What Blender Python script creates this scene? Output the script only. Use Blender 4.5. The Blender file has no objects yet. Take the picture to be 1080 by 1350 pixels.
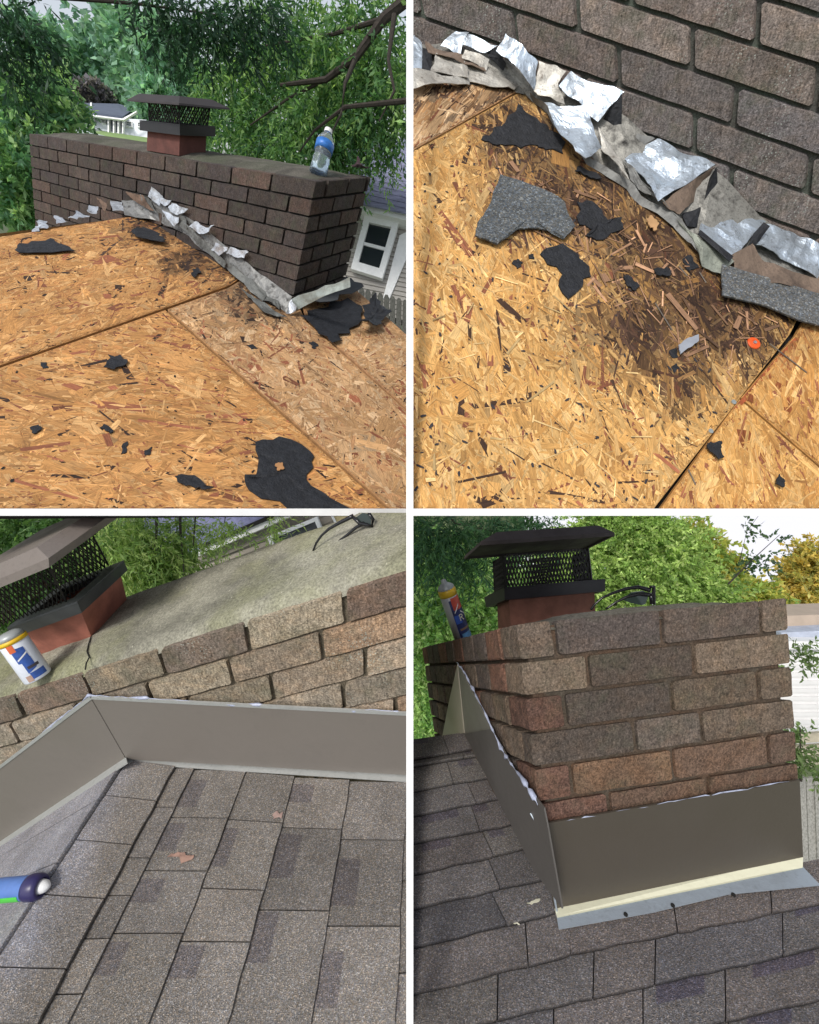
import bpy, math, random
import numpy as np

# ------------------------------------------------------------------ camera, sky, sun, exposure
SC = bpy.context.scene
random.seed(7); RNG = np.random.default_rng(7)
F, CX, CY = 600., 540., 675.
PITCH = math.radians(35); cp, sp = math.cos(PITCH), math.sin(PITCH)
ROT = np.array([[1, 0, 0], [0, -sp, cp], [0, -cp, -sp]])      # view axes (right, down, forward) to world
EYE = np.array([0., 0., 25.])
cam = bpy.data.cameras.new('camera'); camo = bpy.data.objects.new('camera', cam)
SC.collection.objects.link(camo); SC.camera = camo
camo.location = EYE; camo.rotation_euler = (math.radians(90) - PITCH, 0, 0)
cam.sensor_fit = 'VERTICAL'; cam.sensor_height = 24; cam.sensor_width = 24; cam.lens = F / 1350 * 24
cam.clip_start = .05; cam.clip_end = 3000
SUN = np.array([-0.318, -0.428, 0.846]); SUN = SUN / np.linalg.norm(SUN)
el = math.asin(SUN[2]); az = math.atan2(SUN[0], SUN[1])
w = bpy.data.worlds.new('World'); SC.world = w; w.use_nodes = True
nt = w.node_tree; bg = nt.nodes['Background']
sky = nt.nodes.new('ShaderNodeTexSky'); sky.sky_type = 'NISHITA'; sky.sun_disc = False
sky.sun_elevation = el; sky.sun_rotation = az; sky.air_density = 1; sky.dust_density = 2; sky.ozone_density = 1
hs = nt.nodes.new('ShaderNodeHueSaturation'); hs.inputs['Saturation'].default_value = .35
nt.links.new(sky.outputs[0], hs.inputs['Color']); nt.links.new(hs.outputs[0], bg.inputs[0])
bg.inputs[1].default_value = .15
sl = bpy.data.lights.new('sun', 'SUN'); sl.energy = 2.0; sl.angle = math.radians(14); sl.color = (1, .96, .9)
so = bpy.data.objects.new('sun', sl); SC.collection.objects.link(so)
from mathutils import Vector, noise as mnoise
so.rotation_euler = Vector(SUN).to_track_quat('Z', 'Y').to_euler()
SC.view_settings.view_transform = 'Standard'; SC.view_settings.look = 'None'
SC.view_settings.exposure = .22; SC.view_settings.gamma = 1; SC.view_settings.use_curve_mapping = False

# ------------------------------------------------------------------ measuring helpers
def nrm(v): v = np.asarray(v, float); return v / np.linalg.norm(v)
def ray(x, y): return ROT @ np.array([(x - CX) / F, (y - CY) / F, 1.])
def P(x, y, z): return EYE + ray(x, y) * z                     # the point z metres out that is seen at (x, y)
def pix(p):
    c = ROT.T @ (np.asarray(p) - EYE); return CX + F * c[0] / c[2], CY + F * c[1] / c[2], c[2]
FWD = ROT[:, 2]
class Frame:
    """one roof's own axes: u along the chimney's measured face, v into depth, w up (metres)"""
    def __init__(s, p, k):
        p = np.array(p); s.A = ROT @ p[:9].reshape(3, 3) * k; s.t = EYE + ROT @ p[9:] * k; s.k = k
        s.up = nrm(s.A[:, 2]); s.u = nrm(s.A[:, 0]); s.v = nrm(s.A[:, 1])
    def W(s, u, v, w): return s.A @ np.array([u, v, w], float) + s.t
    def Wn(s, X): return np.asarray(X) @ s.A.T + s.t
class Plane:
    def __init__(s, a, b, c):                                  # a origin, ex towards b
        s.o = np.array(a); s.ex = nrm(b - s.o); n = nrm(np.cross(s.ex, c - s.o))
        if n @ (EYE - s.o) < 0: n = -n
        s.n = n; s.ey = nrm(np.cross(n, s.ex))
    def hit(s, x, y):
        d = ray(x, y); return EYE + d * (((s.o - EYE) @ s.n) / (d @ s.n))
    def px(s, x, y, h=0): return s.hit(x, y) + s.n * h
    def lift(s, x, y, h):                                      # seen at (x, y), h above the surface
        d = ray(x, y); return EYE + d * (((s.o + s.n * h - EYE) @ s.n) / (d @ s.n))
    def to2(s, p): q = p - s.o; return np.array([q @ s.ex, q @ s.ey])
    def p3(s, a, b, h=0.): return s.o + a * s.ex + b * s.ey + h * s.n
    def px2(s, x, y): return s.to2(s.hit(x, y))
FA = Frame([-1.05986, .35889, .28221, -.5845, -.49678, -.67772, .589, .62777, -.42204, -.37552, -1.32909, 1.82957], 1.)
FB = Frame([1.00317, .68971, -.22335, .54483, -.6547, -.74554, -.17543, .30932, -.37939, .54535, -.85036, .87588], 1.35)
FC = Frame([.96517, .03369, -.00701, -.33945, -.43387, -.85056, -.28757, .90035, -.40233, -.90062, .41656, 1.03928], 1.12)
FD = Frame([1.33192, -.0917, -.16232, -.07695, .20199, -1.16306, .19671, .58852, -.10494, .24687, .25895, 1.049], .82)

# ------------------------------------------------------------------ object helpers
COL = SC.collection
def setp(o, label=None, cat=None, group=None, kind=None):
    for k, v in (('label', label), ('category', cat), ('group', group), ('kind', kind)):
        if v: o[k] = v
    return o
def thing(name, loc, label, cat, group=None):
    o = bpy.data.objects.new(name, None); o.location = loc; o.empty_display_size = .1; COL.objects.link(o)
    return setp(o, label, cat, group)
def root_loc(par):
    l = np.zeros(3)
    while par is not None: l = l + np.array(par.location); par = par.parent
    return l
def mesh(name, V, Fc, mat, par=None, smooth=False, uv=None, col=None, thick=0., mi=None):
    V = np.asarray(V, float).reshape(-1, 3)
    loc = V.mean(0) if par is None else root_loc(par)
    me = bpy.data.meshes.new(name)
    V = V - loc
    if isinstance(Fc, np.ndarray):
        k = Fc.shape[1]; n = len(Fc)
        me.vertices.add(len(V)); me.vertices.foreach_set('co', V.ravel())
        me.loops.add(n * k); me.loops.foreach_set('vertex_index', Fc.ravel().astype(np.int32))
        me.polygons.add(n); me.polygons.foreach_set('loop_start', np.arange(0, n * k, k, dtype=np.int32))
        me.update(calc_edges=True)
    else:
        me.from_pydata([tuple(v) for v in V], [], Fc); me.update()
    ms = mat if isinstance(mat, (list, tuple)) else [mat]
    for m in ms: me.materials.append(m)
    if mi is not None: me.polygons.foreach_set('material_index', mi)
    if smooth: me.polygons.foreach_set('use_smooth', [True] * len(me.polygons))
    li = np.empty(len(me.loops), np.int32); me.loops.foreach_get('vertex_index', li)
    if uv is not None:
        l = me.uv_layers.new(name='UVMap'); l.data.foreach_set('uv', np.asarray(uv, float)[li].ravel())
    if col is not None:
        c = np.asarray(col, float)
        if c.ndim == 1: c = np.tile(c, (len(V), 1))
        if c.shape[1] == 3: c = np.c_[c, np.ones(len(c))]
        a = me.color_attributes.new('Col', 'FLOAT_COLOR', 'POINT'); a.data.foreach_set('color', c.ravel())
    o = bpy.data.objects.new(name, me); COL.objects.link(o)
    if par is None: o.location = loc
    else: o.parent = par
    if thick:
        md = o.modifiers.new('sheet', 'SOLIDIFY'); md.thickness = thick; md.offset = 0
    return o
def merge(parts):
    V, Fc, n = [], [], 0
    for v, f in parts:
        v = np.asarray(v, float).reshape(-1, 3); V.append(v); Fc += [tuple(i + n for i in q) for q in f]; n += len(v)
    return np.concatenate(V), Fc
def hexa(b, t):                                                # bottom and top quads
    return np.array(list(b) + list(t)), [(0, 1, 2, 3), (7, 6, 5, 4), (0, 4, 5, 1), (1, 5, 6, 2), (2, 6, 7, 3), (3, 7, 4, 0)]
def prism(poly, vec):
    poly = np.asarray(poly, float); n = len(poly)
    return np.concatenate([poly, poly + vec]), [tuple(range(n)), tuple(range(2 * n - 1, n - 1, -1))] + [(i, i + n, (i + 1) % n + n, (i + 1) % n) for i in range(n)]
def ppx(pts, z, d): return prism([P(x, y, z) for x, y in pts], FWD * d)   # an upright slab facing the roof, d metres deep
def tube(pts, rad, n=6):
    pts = np.asarray(pts, float); m = len(pts); rad = np.broadcast_to(np.asarray(rad, float), (m,))
    V = []; Fc = []
    a = nrm(np.array([.3, .5, .8]))
    for i in range(m):
        t = nrm(pts[min(i + 1, m - 1)] - pts[max(i - 1, 0)])
        s = nrm(np.cross(t, a)); b = np.cross(t, s)
        for j in range(n):
            q = 2 * math.pi * j / n; V.append(pts[i] + rad[i] * (math.cos(q) * s + math.sin(q) * b))
    for i in range(m - 1):
        for j in range(n):
            Fc.append((i * n + j, i * n + (j + 1) % n, (i + 1) * n + (j + 1) % n, (i + 1) * n + j))
    Fc.append(tuple(range(n - 1, -1, -1))); Fc.append(tuple(range((m - 1) * n, m * n)))
    return np.array(V), Fc
def lathe(a, b, prof, n=20):                                   # profile (fraction of the way a to b, radius)
    ax = b - a; t = nrm(ax); s = nrm(np.cross(t, np.array([.2, .9, .35]))); q = np.cross(t, s); V = []; Fc = []
    for f, r in prof:
        for j in range(n):
            h = 2 * math.pi * j / n; V.append(a + ax * f + r * (math.cos(h) * s + math.sin(h) * q))
    m = len(prof)
    for i in range(m - 1):
        for j in range(n): Fc.append((i * n + j, i * n + (j + 1) % n, (i + 1) * n + (j + 1) % n, (i + 1) * n + j))
    Fc.append(tuple(range(n - 1, -1, -1))); Fc.append(tuple(range((m - 1) * n, m * n)))
    return np.array(V), Fc
def nz(p, s=1.): return mnoise.noise(Vector(p) * s)

# ------------------------------------------------------------------ materials
class NT:
    def __init__(s, name):
        s.m = bpy.data.materials.new(name); s.m.use_nodes = True; s.t = s.m.node_tree; s.b = s.t.nodes['Principled BSDF']
        s.tc = s.t.nodes.new('ShaderNodeTexCoord')
    def n(s, ty, ins=None, **kw):
        x = s.t.nodes.new(ty)
        for k, v in kw.items(): setattr(x, k, v)
        for k, v in (ins or {}).items(): s.put(x.inputs[k], v)
        return x
    def put(s, sock, v):
        if hasattr(v, 'is_linked') or hasattr(v, 'links'): s.t.links.new(v, sock)
        else: sock.default_value = v
    def obj(s): return s.tc.outputs['Object']
    def uv(s): return s.tc.outputs['UV']
    def map(s, vec, sc): return s.n('ShaderNodeMapping', {'Vector': vec, 'Scale': sc}).outputs[0]
    def noise(s, scale, detail=4, rough=.6, vec=None): 
        return s.n('ShaderNodeTexNoise', {'Vector': vec or s.obj(), 'Scale': scale, 'Detail': detail, 'Roughness': rough}).outputs['Fac']
    def vor(s, scale, vec=None, out='Distance', **kw):
        return s.n('ShaderNodeTexVoronoi', {'Vector': vec or s.obj(), 'Scale': scale}, **kw).outputs[out]
    def ramp(s, fac, stops):
        r = s.n('ShaderNodeValToRGB', {'Fac': fac}); e = r.color_ramp.elements
        while len(e) < len(stops): e.new(.5)
        for q, (p, c) in zip(e, stops): q.position = p; q.color = (c if len(c) == 4 else (*c, 1)) if not isinstance(c, float) else (c, c, c, 1)
        return r.outputs[0]
    def mix(s, f, a, b, mode='MIX'):
        x = s.n('ShaderNodeMix', data_type='RGBA', blend_type=mode)
        s.put(x.inputs[0], f)
        for i, v in ((6, a), (7, b)): s.put(x.inputs[i], v if not isinstance(v, tuple) else ((*v, 1) if len(v) == 3 else v))
        return x.outputs[2]
    def math(s, op, a, b=0.):
        x = s.n('ShaderNodeMath', operation=op); s.put(x.inputs[0], a); s.put(x.inputs[1], b); return x.outputs[0]
    def col(s): return s.n('ShaderNodeVertexColor', layer_name='Col').outputs[0]
    def bump(s, h, st, d=.01):
        x = s.n('ShaderNodeBump', {'Height': h, 'Strength': st, 'Distance': d}); s.put(s.b.inputs['Normal'], x.outputs[0])
    def done(s, color, rough=.8, metal=0., spec=None):
        s.put(s.b.inputs['Base Color'], color if not isinstance(color, tuple) else (*color[:3], 1))
        s.put(s.b.inputs['Roughness'], rough); s.put(s.b.inputs['Metallic'], metal)
        if spec is not None: s.b.inputs['Specular IOR Level'].default_value = spec
        return s.m
def plain(name, c, rough=.7, metal=0., var=.15, sc=20., bump=0.):
    t = NT(name); f = t.noise(sc, 5)
    a = tuple(x * (1 - var) for x in c); b = tuple(x * (1 + var) for x in c)
    if bump: t.bump(t.noise(sc * 6, 4), bump, .004)
    return t.done(t.ramp(f, [(.3, a), (.7, b)]), rough, metal)
def m_brick(name, lichen=.0, moss=0., fine=1., warm=(.5, .22, .12)):
    t = NT(name); c = t.col()
    f = t.noise(28, 6, .7); c = t.mix(t.ramp(f, [(.32, .0), (.72, .55)]), c, t.mix(1., c, (.38, .36, .34), 'MULTIPLY'))
    h2 = t.noise(19, 4, .65, t.map(t.obj(), (1.3, .8, 1.7))); c = t.mix(t.ramp(h2, [(.46, .0), (.6, .75)]), c, t.mix(1., c, (1.1, 1.02, .94), 'MULTIPLY'))
    g = t.noise(300 * fine, 3, .7); c = t.mix(1., c, t.ramp(g, [(.3, .45), (.52, 1.), (.75, 1.75)]), 'MULTIPLY')
    h = t.noise(11, 5, .6); c = t.mix(t.ramp(h, [(.52, .0), (.8, .4)]), c, t.mix(1., c, (2.3, 2.1, 1.85), 'MULTIPLY'))
    if lichen:
        l = t.math('MULTIPLY', t.ramp(t.vor(150), [(.16, 1.), (.3, .0)]), t.ramp(t.noise(7, 3), [(.5, .0), (.66, 1.)]))
        c = t.mix(t.math('MULTIPLY', l, lichen), c, (.42, .47, .42))
    if moss:
        c = t.mix(t.math('MULTIPLY', t.ramp(t.noise(16, 5), [(.5, .0), (.68, 1.)]), moss), c, (.07, .085, .05))
    st = t.noise(190, 3, .6, t.map(t.obj(), (1, 1, .22))); c = t.mix(1., c, t.ramp(st, [(.3, .62), (.5, 1.), (.7, 1.3)]), 'MULTIPLY')
    pt = t.noise(95, 3, .6); c = t.mix(t.ramp(pt, [(.62, .0), (.72, .7)]), c, (.022, .018, .016))
    hh = t.math('ADD', t.math('ADD', t.math('MULTIPLY', g, .5), t.math('MULTIPLY', st, .6)), t.math('MULTIPLY', t.noise(60, 4, .7), 1.1))
    t.bump(hh, .8, .004)
    return t.done(c, .92, 0, .25)
def m_mortar(name, c, c2):
    t = NT(name); f = t.noise(14, 5); g = t.noise(240, 3)
    k = t.mix(t.ramp(f, [(.4, .0), (.66, 1.)]), c, c2); k = t.mix(1., k, t.ramp(g, [(.3, .6), (.7, 1.35)]), 'MULTIPLY')
    t.bump(g, .7, .003); return t.done(k, .95, 0, .2)
def m_crown(name, c, moss, mo):
    t = NT(name); f = t.noise(5, 7, .65); g = t.noise(170, 4, .7)
    k = t.mix(t.ramp(f, [(.42, .0), (.62, 1.)]), c, tuple(x * .55 for x in c))
    k = t.mix(t.math('MULTIPLY', t.ramp(t.noise(3.2, 6), [(.42, .0), (.62, 1.)]), mo), k, moss)
    k = t.mix(1., k, t.ramp(g, [(.3, .55), (.5, 1.), (.72, 1.5)]), 'MULTIPLY')
    k = t.mix(t.ramp(t.vor(60, vec=t.map(t.obj(), (1, .35, 1))), [(.05, .55), (.09, .0)]), k, tuple(min(1, x * 2.2) for x in c))
    t.bump(t.math('ADD', g, t.math('MULTIPLY', t.noise(22, 5), 2.)), .6, .006); return t.done(k, .95, 0, .2)
def m_shingle(name, k1=330., contrast=1., spray=None):
    t = NT(name); c = t.col()
    g = t.vor(k1, out='Color'); sp_ = t.n('ShaderNodeSeparateColor', {0: g}); g1 = sp_.outputs[0]
    c = t.mix(1., c, t.ramp(g1, [(.0, .5), (.5, .86), (.8, 1.1), (.93, 1.5), (1., 2.1)]), 'MULTIPLY')
    c = t.mix(1., c, t.ramp(sp_.outputs[1], [(.0, (1.12, 1., .86)), (.5, (1., 1., 1.)), (1., (.9, .98, 1.12))]), 'MULTIPLY')
    f = t.noise(9, 5); c = t.mix(1., c, t.ramp(f, [(.3, .82), (.7, 1.18)]), 'MULTIPLY')
    if spray: c = spray(t, c)
    t.bump(t.math('ADD', t.vor(k1), t.math('MULTIPLY', t.noise(40, 3), .8)), .7, .003); return t.done(c, .95, 0, .2)
def m_metal(name, c, rough=.35, metal=.85, grime=(.05, .045, .04), gr=.5, bump=.25, sc=14.):
    t = NT(name); f = t.noise(sc, 6, .65); g = t.noise(sc * 7, 4, .7)
    k = t.mix(t.math('MULTIPLY', t.ramp(f, [(.5, .0), (.72, 1.)]), gr), c, grime)
    k = t.mix(t.math('MULTIPLY', t.ramp(g, [(.56, .0), (.7, 1.)]), gr * .8), k, grime)
    r = t.n('ShaderNodeMapRange', {0: f, 1: .3, 2: .75, 3: rough, 4: min(1, rough + .35)}).outputs[0]
    t.bump(t.math('ADD', f, t.math('MULTIPLY', g, .25)), bump, .02); return t.done(k, r, metal)
def m_vcol(name, rough=.75, grain=None, trans=0., spec=.3, lo=.7, hi=1.3):
    t = NT(name); c = t.col()
    if grain:
        f = t.noise(grain, 4, .7, t.map(t.uv(), (1, 9, 1))); c = t.mix(1., c, t.ramp(f, [(.25, lo), (.75, hi)]), 'MULTIPLY'); t.bump(f, .5, .002)
        f2 = t.noise(grain * 1.6, 3, .6, t.map(t.uv(), (1, 22, 1))); c = t.mix(1., c, t.ramp(f2, [(.3, .5), (.46, 1.), (.7, 1.2)]), 'MULTIPLY')
        f3 = t.noise(7., 5, .6); c = t.mix(1., c, t.ramp(f3, [(.3, .82), (.7, 1.15)]), 'MULTIPLY')
    t.done(c, rough, 0, spec)
    if trans:
        tr = t.n('ShaderNodeBsdfTranslucent'); t.put(tr.inputs[0], t.mix(1., c, (1.3, 1.35, .8), 'MULTIPLY')); mx = t.n('ShaderNodeMixShader'); mx.inputs[0].default_value = trans
        t.t.links.new(t.b.outputs[0], mx.inputs[1]); t.t.links.new(tr.outputs[0], mx.inputs[2])
        t.t.links.new(mx.outputs[0], t.t.nodes['Material Output'].inputs[0])
    return t.m
def m_felt(name, c=(.011, .012, .015), rough=.55):
    t = NT(name); f = t.noise(40, 6, .7); t.bump(f, .8, .01)
    return t.done(t.ramp(f, [(.3, tuple(x * .5 for x in c)), (.75, tuple(x * 2.2 for x in c))]), rough, 0, .4)

MLEAF = m_vcol('leaf', .5, trans=.45, spec=.35)
MBARK = plain('bark', (.035, .028, .022), .95, 0, .4, 30, .6)
MFLAKE = m_vcol('wood_strand', .72, 26., spec=.25, lo=.55, hi=1.4)
MWHITE = plain('white_paint', (.8, .8, .79), .5, 0, .05)
MFELT = m_felt('black_felt')
MBLACKMETAL = plain('black_painted_metal', (.012, .011, .011), .5, 0, .35, 14, .2)
MDARK = plain('dark_underlayment', (.01, .009, .008), .9)
MGRIT = m_shingle('scrap_granules', 260)
GALV = m_metal('weathered_aluminium', (.66, .7, .75), .25, .7, (.06, .052, .045), gr=.8, sc=30)
MGLASS = NT('dark_window_glass').done((.02, .025, .03), .08, 0)

# ------------------------------------------------------------------ brick building
def vnoise(X, s, seed):
    return np.array([mnoise.noise(Vector((x[0] * s + seed, x[1] * s, x[2] * s))) for x in X])
_seg = {}
def boxgrid(nx, ny, nzz):
    if (nx, ny, nzz) in _seg: return _seg[(nx, ny, nzz)]
    idx = {}; V = []; Fc = []
    def vi(i, j, k):
        if (i, j, k) not in idx: idx[(i, j, k)] = len(V); V.append((i / nx, j / ny, k / nzz))
        return idx[(i, j, k)]
    for i in range(nx):
        for k in range(nzz):
            Fc.append((vi(i, 0, k), vi(i + 1, 0, k), vi(i + 1, 0, k + 1), vi(i, 0, k + 1)))
    for i in range(nx):
        for j in range(ny):
            Fc.append((vi(i, j, nzz), vi(i + 1, j, nzz), vi(i + 1, j + 1, nzz), vi(i, j + 1, nzz)))
            Fc.append((vi(i, j + 1, 0), vi(i + 1, j + 1, 0), vi(i + 1, j, 0), vi(i, j, 0)))
    for j in range(ny):
        for k in range(nzz):
            Fc.append((vi(0, j + 1, k), vi(0, j, k), vi(0, j, k + 1), vi(0, j + 1, k + 1)))
            Fc.append((vi(nx, j, k), vi(nx, j + 1, k), vi(nx, j + 1, k + 1), vi(nx, j, k + 1)))
    _seg[(nx, ny, nzz)] = (np.array(V), Fc); return _seg[(nx, ny, nzz)]
def brick(fr, root, mat, u0, u1, v0, v1, w0, w1, col, amp=.0022, name='brick'):
    lx, ly = abs(u1 - u0), abs(v1 - v0)
    G, Fc = boxgrid(max(3, min(9, int(lx / .02))), max(3, min(9, int(ly / .02))), 5)
    G = G.copy()
    for k, ln in enumerate((lx, ly, abs(w1 - w0))):
        vals = np.unique(np.round(G[:, k], 6)); n = len(vals) - 1
        if n >= 3:
            new = np.concatenate([[0.], np.linspace(.0038 / ln, 1 - .0038 / ln, n - 1), [1.]]) 
            G[:, k] = new[np.searchsorted(vals, np.round(G[:, k], 6))]
    X = np.array([u0, v0, w0]) + G * np.array([u1 - u0, v1 - v0, w1 - w0])
    c = X.mean(0); h = np.array([abs(u1 - u0), abs(v1 - v0), abs(w1 - w0)]) / 2
    d = (X - c) / h; on = (np.abs(d) > .999)
    cnt = on.sum(1)
    X = X - (np.sign(d) * on) * np.where(cnt >= 2, .0019, 0)[:, None] * np.where(cnt >= 3, .8, 1)[:, None]
    sd = random.random() * 60
    X = X + np.stack([vnoise(X, 26, sd + 11 * i) for i in range(3)], 1) * amp * .8 + np.stack([vnoise(X, 75, sd + 11 * i) for i in range(3)], 1) * amp * .55
    return mesh(name, fr.Wn(X), Fc, mat, root, col=col)
def spans(joints, lo, hi, g=.005):
    js = [lo - g] + [j for j in joints if lo + .02 < j < hi - .02] + [hi + g]
    return [(a + g, b - g) for a, b in zip(js, js[1:])]
def pick(pal):
    c = np.array(random.choice(pal)); return c * random.uniform(.78, 1.22)

def cap(fr, lv, e1, e2, label, mats, hoodtop, bars=15, rw=.0022):
    """flue tile, metal band, diamond mesh and hood, one rectangle per level: near corner, left end, right end"""
    def rect(q):
        (x, y), z, xl, xr = q; N = P(x, y, z)
        def along(d, xt):
            lo, hi = 0., 3.
            s = 1 if pix(N + d * .01)[0] > x else -1
            for _ in range(50):
                m = (lo + hi) / 2
                if (pix(N + d * m)[0] - xt) * s < 0: lo = m
                else: hi = m
            return d * lo
        a, b = along(e1, xl), along(e2, xr); return np.array([N, N + a, N + a + b, N + b])
    R = {k: rect(v) for k, v in lv.items()}
    base = R['base'].mean(0); t = thing('chimney_cap', base, label, 'chimney cap')
    def ring(a, b, th=.02):
        ca, cb = a.mean(0), b.mean(0); sc = 1 - 2 * th / np.linalg.norm(a[1] - a[0])
        ai, bi = ca + (a - ca) * sc, cb + (b - cb) * sc; V = np.concatenate([a, b, bi, ai]); Fc = []
        for r in range(4):
            for i in range(4): Fc.append((r * 4 + i, r * 4 + (i + 1) % 4, ((r + 1) % 4) * 4 + (i + 1) % 4, ((r + 1) % 4) * 4 + i))
        return V, Fc
    up = R['bandt'] - R['bandl']
    lift = fr.up * .012
    mesh('flue_tile', *ring(R['base'] - fr.up * .03, R['flue'] + (R['flue'].mean(0) - R['base'].mean(0)) * .15, .025), mats[0], t)
    V, Fc = merge([ring(R['bandl'], R['bandt'], .012), ring(R['bandt'] + lift * .05, R['bandt'] + (R['meshb'].mean(0) - R['bandt'].mean(0)) * 0 + lift * .4, .05)])
    mesh('band', V, Fc, mats[1], t)
    parts = []
    for i in range(4):
        b0, b1, t0, t1 = R['meshb'][i], R['meshb'][(i + 1) % 4], R['mesht'][i], R['mesht'][(i + 1) % 4]
        n = max(6, int(round(bars * np.linalg.norm(b1 - b0) / np.linalg.norm(R['meshb'][1] - R['meshb'][0]))))
        at = lambda f, h: (b0 + (b1 - b0) * f) * (1 - h) + (t0 + (t1 - t0) * f) * h
        sh = 3
        for k in range(-sh, n + sh):
            for s in (1, -1):
                f0 = k / n; f1 = (k + s * sh) / n; h0, h1 = 0., 1.
                if s < 0: f0 += sh / n * 0
                lo, hi = (f0, f1)
                def clip(fa, fb):
                    ha, hb = 0., 1.
                    if fa == fb: return None
                    for lim in (0., 1.):
                        tt = (lim - fa) / (fb - fa)
                        if (lim == 0.) == (fb > fa): ha = max(ha, tt)
                        else: hb = min(hb, tt)
                    return (ha, hb) if hb - ha > .02 else None
                c = clip(f0, f1)
                if c:
                    g = lambda h: at(f0 + (f1 - f0) * h, h)
                    parts.append(tube([g(c[0]), g((c[0] + c[1]) / 2), g(c[1])], rw, 3))
        parts.append(tube([b0, t0], rw * 1.8, 4))
    mesh('mesh_screen', *merge(parts), mats[2], t)
    L, H, T = R['hoodl'], R['hoodh'], R['hoodt']
    c = L.mean(0); Li = c + (L - c) * .965; Hi = Li + (H - L) * .6
    V = np.concatenate([Hi, Li, L, H, T]); Fc = [(3, 2, 1, 0)]
    for r in range(4):
        for i in range(4): Fc.append((r * 4 + i, r * 4 + (i + 1) % 4, (r + 1) * 4 + (i + 1) % 4, (r + 1) * 4 + i))
    Fc.append((16, 17, 18, 19)); mesh('hood', V, Fc, mats[3], t)
    return t

def crown(fr, root, mat, U0, U1, V0, V1, hgt, w0=-.006, n=(40, 14), ez=.16):
    X = []; nx, ny = n
    for j in range(ny + 1):
        for i in range(nx + 1):
            u = U0 + (U1 - U0) * i / nx; v = V0 + (V1 - V0) * j / ny
            e = min(u - U0, U1 - u, v - V0, V1 - v); s = min(1, e / ez)
            h = hgt * (s * s * (3 - 2 * s)) + .004 * mnoise.noise(Vector((u * 9, v * 9, 3))) + .003 * mnoise.noise(Vector((u * 30, v * 30, 8)))
            if e < 1e-6: h = -.012
            X.append((u, v, w0 + h))
    Fc = [(j * (nx + 1) + i, j * (nx + 1) + i + 1, (j + 1) * (nx + 1) + i + 1, (j + 1) * (nx + 1) + i) for j in range(ny) for i in range(nx)]
    return mesh('crown', fr.Wn(X), Fc, mat, root, smooth=True)

# ------------------------------------------------------------------ boards of wood strands
def inpoly(p, poly):
    x, y = p[:, 0], p[:, 1]; r = np.zeros(len(p), bool); n = len(poly)
    for i in range(n):
        x1, y1 = poly[i]; x2, y2 = poly[(i + 1) % n]
        c = ((y1 > y) != (y2 > y)) & (x < (x2 - x1) * (y - y1) / (y2 - y1 + 1e-12) + x1); r ^= c
    return r
def strands(pl, poly2, n, ln, wd, main, spread, tone, seed, hmax=.0014, cap_px=None):
    """individual wood flakes pressed into a board: returns verts, quads, uvs, colours"""
    g = np.random.default_rng(seed); lo, hi = poly2.min(0), poly2.max(0)
    c = lo + g.random((n, 2)) * (hi - lo); c = c[inpoly(c, poly2)]; n = len(c)
    L = ln * np.exp(g.normal(0, .5, n)); Wd = wd * np.exp(g.normal(0, .65, n)); a = main + g.normal(0, spread, n)
    flip = g.random(n) < .22; a[flip] = g.random(flip.sum()) * math.pi
    d = np.stack([np.cos(a), np.sin(a)], 1); q = np.stack([-d[:, 1], d[:, 0]], 1)
    for it in range(4):
        k = np.stack([c + s1 * d * L[:, None] / 2 + s2 * q * Wd[:, None] / 2 for s1, s2 in ((-1, -1), (1, -1), (1, 1), (-1, 1))], 1)
        bad = ~np.all([inpoly(k[:, i], poly2) for i in range(4)], axis=0); L[bad] *= .5; Wd[bad] *= .7
    ok = ~bad; c, d, q, L, Wd = c[ok], d[ok], q[ok], L[ok], Wd[ok]; n = len(c)
    j = g.uniform(.35, 1., (n, 4, 2)); sg = np.array([(-1, -1), (1, -1), (1, 1), (-1, 1)]) * .5
    off = sg[None] * np.stack([.8 + .2 * j[..., 0], j[..., 1]], -1)
    k = c[:, None] + off[..., :1] * d[:, None] * L[:, None, None] + off[..., 1:] * q[:, None] * Wd[:, None, None]
    h = .0003 + hmax * g.random((n, 1)) + g.normal(0, .00025, (n, 4))
    V = pl.o + k[..., :1] * pl.ex + k[..., 1:] * pl.ey + h[..., None] * pl.n
    uv = np.stack([(off[..., 0]) * L[:, None] + g.random((n, 1)) * 9, off[..., 1] * Wd[:, None] + g.random((n, 1)) * 9], -1)
    C = tone(V.mean(1), g); C = np.repeat(C[:, None], 4, 1)
    return V.reshape(-1, 3), np.arange(4 * n).reshape(-1, 4), uv.reshape(-1, 2), C.reshape(-1, 3)
def pixn(Wp):
    c = (Wp - EYE) @ ROT; return np.stack([CX + F * c[:, 0] / c[:, 2], CY + F * c[:, 1] / c[:, 2]], 1)
def board(pl, root, polyp, mat, n, ln, wd, main, spread, tone, seed, h=0., base=(.4, .2, .07)):
    poly = np.array([pl.px2(*q) for q in polyp])
    top = [pl.p3(a, b, h) for a, b in poly]
    V, Fc = prism(top, -pl.n * .011)
    bd = mesh('osb_panel', V, Fc, plain('board_core', base, .85, 0, .3, 40), root)
    s0 = Plane(pl.o + pl.n * h, pl.o + pl.n * h + pl.ex, pl.o + pl.n * h + pl.ey)
    V, Q, uv, C = strands(s0, poly, n, ln, wd, main, spread, tone, seed)
    o = mesh('wood_strands', V, Q, mat, bd, uv=uv, col=C); o['kind'] = 'stuff'
    return bd
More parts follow.
